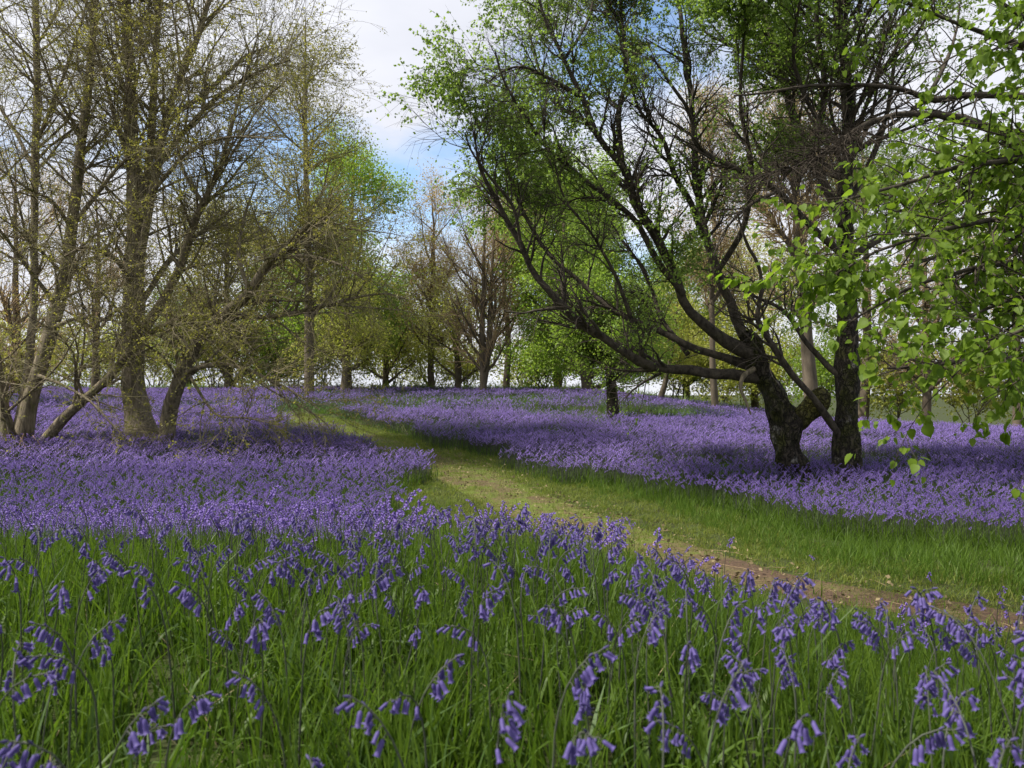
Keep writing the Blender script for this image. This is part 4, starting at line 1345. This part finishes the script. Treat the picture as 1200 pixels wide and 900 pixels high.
def zone(x, y, nb, s_, yaw, H):
    u = x / y
    col = 'at the left edge' if u < -.5 else 'left of centre' if u < -.18 else 'in the middle' if u < .15 else 'right of centre' if u < .42 else 'at the right edge'
    row = 'in the nearest grass' if y < 1.1 else 'in the second row of grass' if y < 1.6 else 'in the middle of the foreground' if y < 2.1 else 'at the back of the foreground'
    c, sn = math.cos(yaw), math.sin(yaw)
    way = 'right' if c > .6 else 'left' if c < -.6 else 'backwards' if sn > 0 else 'forwards'
    hgt = 'tall ' if H * s_ > .365 else 'short ' if H * s_ < .32 else ''
    num = {11: 'eleven', 7: 'seven', 8: 'eight', 9: 'nine', 10: 'ten'}[nb]
    return f'{hgt}{num}-belled bluebell arching {way} {row} {col}'


for j, (x, y, lab) in enumerate(spots + singles):
    f = int(rng.integers(0, NF))
    s_ = float(rng.uniform(.76, 1.03)) if not lab else 1.0
    yaw = float(rng.uniform(0, 6.283))
    lab2 = lab or zone(x, y, len(frames[f][1]), s_, yaw, frames[f][0][:, 2].max())
    root = empty('bluebell', (x, y, float(terrain(x, y))), lab2, 'flower', 'bluebells in the near grass' if lab else lab2)
    root.scale = (s_, s_, s_)
    root.rotation_euler = (float(rng.normal() * .08), float(rng.normal() * .08), yaw)
    obj('stem', stem_me[f], root)
    for (p, q, e, k_) in frames[f][1]:
        b = obj('bell', bell_me[int(rng.integers(0, 3))], root)
        b.matrix_local = bell_matrix(e, float(k_), q)
    P_ = frames[f][0]
    for k in range(2):
        b = obj('bud', bud_me, root)
        b.matrix_local = bell_matrix((0, -1.9 - .5 * k, float(rng.uniform(-.8, .8))), .9 - .2 * k, P_[-1 - k])
    for k in range(2):
        b = obj('leaf', leaf_me[int(rng.integers(0, 4))], root)
        b.rotation_euler = (0, 0, float(rng.uniform(0, 6.283)))

# ---- the carpet
P1 = candidates(y_lim, 4.4, 150)
k1 = ~in_grass_zone(P1, .12) & (rng.random(len(P1)) < np.clip(.75 + .4 * vnoise(P1, 3, 3), .35, 1) * (1 - .85 * sstep(P1[:, 0], .1, .9)) * (1 - .5 * (P1[:, 0] > -.14 * P1[:, 1])))
P2 = candidates(4.4, 10.5, 260)
k2 = ~in_grass_zone(P2) & (rng.random(len(P2)) > green_patch(P2) * np.where(P2[:, 0] > 1.2, 1.3, .7))
wob = P2[:, 0] + .25 * vnoise(P2, 3, 21)
pdr = path_dist(P2)
k2 &= (P2[:, 0] < .6) | (rng.random(len(P2)) < .04 + .96 * sstep(pdr + .5 * vnoise(P2, 2.5, 33), .7, 2.2))
k2 &= ~((wob > -.14 * P2[:, 1]) & (P2[:, 1] < np.where(P2[:, 0] < .6, 9.2, 4.8)) & (P2[:, 0] < 3))
Pm = np.concatenate([P1[k1], P2[k2]])
side = candidates(-1.5, 1.2, 26, 0, 3.2)
side = side[(side[:, 1] < .4) | (np.abs(side[:, 0]) > .75 * side[:, 1] + .15)]
Pm = np.concatenate([Pm, side])
scatter('bluebell_carpet', settle(Pm), rots(len(Pm)), rng.uniform(.75, 1.08, len(Pm)), mid, 'dense violet carpet of bluebells in the middle distance', 'flowers')
P3 = candidates(10, 20, 50)
k3 = ~in_grass_zone(P3) & (rng.random(len(P3)) > green_patch(P3))
scatter('bluebell_carpet', settle(P3[k3]), rots(k3.sum(), .08), rng.uniform(.8, 1.1, k3.sum()), far_a, 'sunlit violet carpet of bluebells around the tree trunks', 'flowers')
P4 = candidates(20, 50, 14.0, .80, 3)
k4 = ~in_grass_zone(P4, .5) & (rng.random(len(P4)) > green_patch(P4) * .85)
scatter('bluebell_carpet', settle(P4[k4]), rots(k4.sum(), .06), rng.uniform(.8, 1.15, k4.sum()), far_b, 'bluebells thinning up the far slope under the crest trees', 'flowers')

# ---- grass
G1 = candidates(.35, 4.4, 200, .78, 1.5)
pd = path_dist(G1)
k1 = pd > np.interp(G1[:, 1], [2, 4, 6], [.26, .30, .5]) * (1 + .3 * vnoise(G1, 4, 4))
sc1 = rng.uniform(.55, 1.05, k1.sum()) * np.clip(.25 + (pd[k1] - .3) * np.where(beyond_path(G1[k1]), 1.9, .7), .22, 1)
scatter('meadow_grass', settle(G1[k1]), rots(k1.sum(), .2), sc1, tuft_long, 'long green grass and bluebell leaves in the near foreground', 'grass')
gs = candidates(-1.5, .9, 70, 0, 3.0)
gs = gs[(gs[:, 1] < .3) | (np.abs(gs[:, 0]) > .72 * gs[:, 1] + .3)]
G2 = candidates(4.0, 12, 120)
pd = path_dist(G2); hwid = np.interp(G2[:, 1], [4, 6, 9, 13], [.34, .65, .95, .65])
k2 = (pd > hwid * (1 + .35 * vnoise(G2, 4, 4)))
G2 = np.concatenate([G2[k2], gs]); pd2 = np.concatenate([(pd / hwid)[k2], np.full(len(gs), 3.)])
scatter('meadow_grass', settle(G2), rots(len(G2), .2), rng.uniform(.5, 1.0, len(G2)) * np.clip(.35 + (pd2 - .9) * np.where(beyond_path(G2), 1.1, .6), .35, 1), tuft_mid, 'green grass verge beside the path and under the bluebells', 'grass')
G3 = candidates(12, 30, 6)
pd = path_dist(G3)
k3 = (pd > .7)
scatter('meadow_grass', settle(G3[k3]), rots(k3.sum(), .2), rng.uniform(.6, 1.1, k3.sum()), tuft_mid, 'grass showing between bluebells on the far slope', 'grass')
# short trodden grass over the path and its edges
S1 = candidates(2.2, 24, 280, .62, .3)
pd = path_dist(S1)
wid = np.interp(S1[:, 1], [2, 4, 6, 9, 13, 20], [.50, .55, 1.1, 1.5, .9, .7])
bare = np.exp(-(pd / (wid * np.where(S1[:, 1] < 6, .5, .26)))**2) * np.clip(np.where(S1[:, 1] < 6, 1.15, .75) + .7 * vnoise(S1, 2.5, 12), 0, 1)
ks = (pd < wid * 1.15) & (rng.random(len(S1)) > bare * np.where(S1[:, 1] < 6, 1.0, .78))
scatter('path_grass', settle(S1[ks]), rots(ks.sum(), .2), rng.uniform(.6, 1.2, ks.sum()), tuft_short, 'short trodden yellow-green grass along the path', 'grass')
# dead leaves and bits of twig lying on the trodden strip
litter = [proto('litter', [(*leaves(np.array([[(0, 0, .004), (.05, 0, .006), (.1, .02, .004)]]), 5, (.015, .04), 0, .05), M['dead_blade']),
                           (*tubes(np.array([[(0, 0, .004), (.05 + .03 * k, .01, .006), (.09 + .04 * k, .03, .003)]]), np.array([[.002, .002, .001]]), 4), M['twig_brown'])]) for k in range(4)]
L1 = candidates(2.4, 14, 30, .62, .2)
kl = path_dist(L1) < np.interp(L1[:, 1], [2, 6, 10], [.24, .4, .6])
LP = settle(L1[kl]); LP[:, 2] += .018
scatter('leaf_litter', LP, rots(kl.sum(), .05) * (1, 1, 1), rng.uniform(.5, 1.1, kl.sum()), litter, 'dead leaves and broken twigs on the trodden path', 'litter')
# broad-leaved weeds on the slope and about the trunks
W1 = candidates(13, 46, 8.0)
kw = ~in_grass_zone(W1, .3) & (rng.random(len(W1)) < green_patch(W1) * 1.0)
scatter('woodland_weeds', settle(W1[kw]), rots(kw.sum(), .2), rng.uniform(.6, 1.2, kw.sum()), weed, 'low green woodland weeds among the far bluebells', 'weeds')

# low scrub along and behind the crest
U1 = candidates(42, 56, 2.2, .85, 4)
scatter('crest_undergrowth', settle(U1), rots(len(U1), .15), rng.uniform(1.2, 4.2, len(U1)), scrub, 'low yellow-green undergrowth behind the crest', 'undergrowth')

# ---- dry stalks leaning by the foot of the left lime
rng = np.random.default_rng(90)
for j, (p0, p1, lab) in enumerate([((16, 540), (28, 508), 'pale pink dry stalk crossing left of two others by the left lime'),
                                   ((33, 540), (24, 512), 'pale pink dry stalk in the middle at the foot of the left lime'),
                                   ((52, 532), (38, 510), 'pale pink dry stalk leaning left, rightmost by the left lime')]):
    a = ground(*p0); Yd = a[1]
    b = wp(p1[0], p1[1], Yd + .1)
    P = np.stack([a - (0, 0, .02), (a + b) / 2 + (.01, 0, .02), b])
    V, q = tubes(P[None], np.array([[.014, .012, .006]]), 6)
    root = np.array(a)
    o = obj('dry_stalk', make_mesh('dry_stalk', V - root, [q], M['straw']), None, a)
    tag(o, lab, 'stalk', 'dry stalks by the left lime')
print('objects', len(bpy.data.objects), 'tris', sum(len(m_.loops) - 2 * len(m_.polygons) for m_ in bpy.data.meshes))
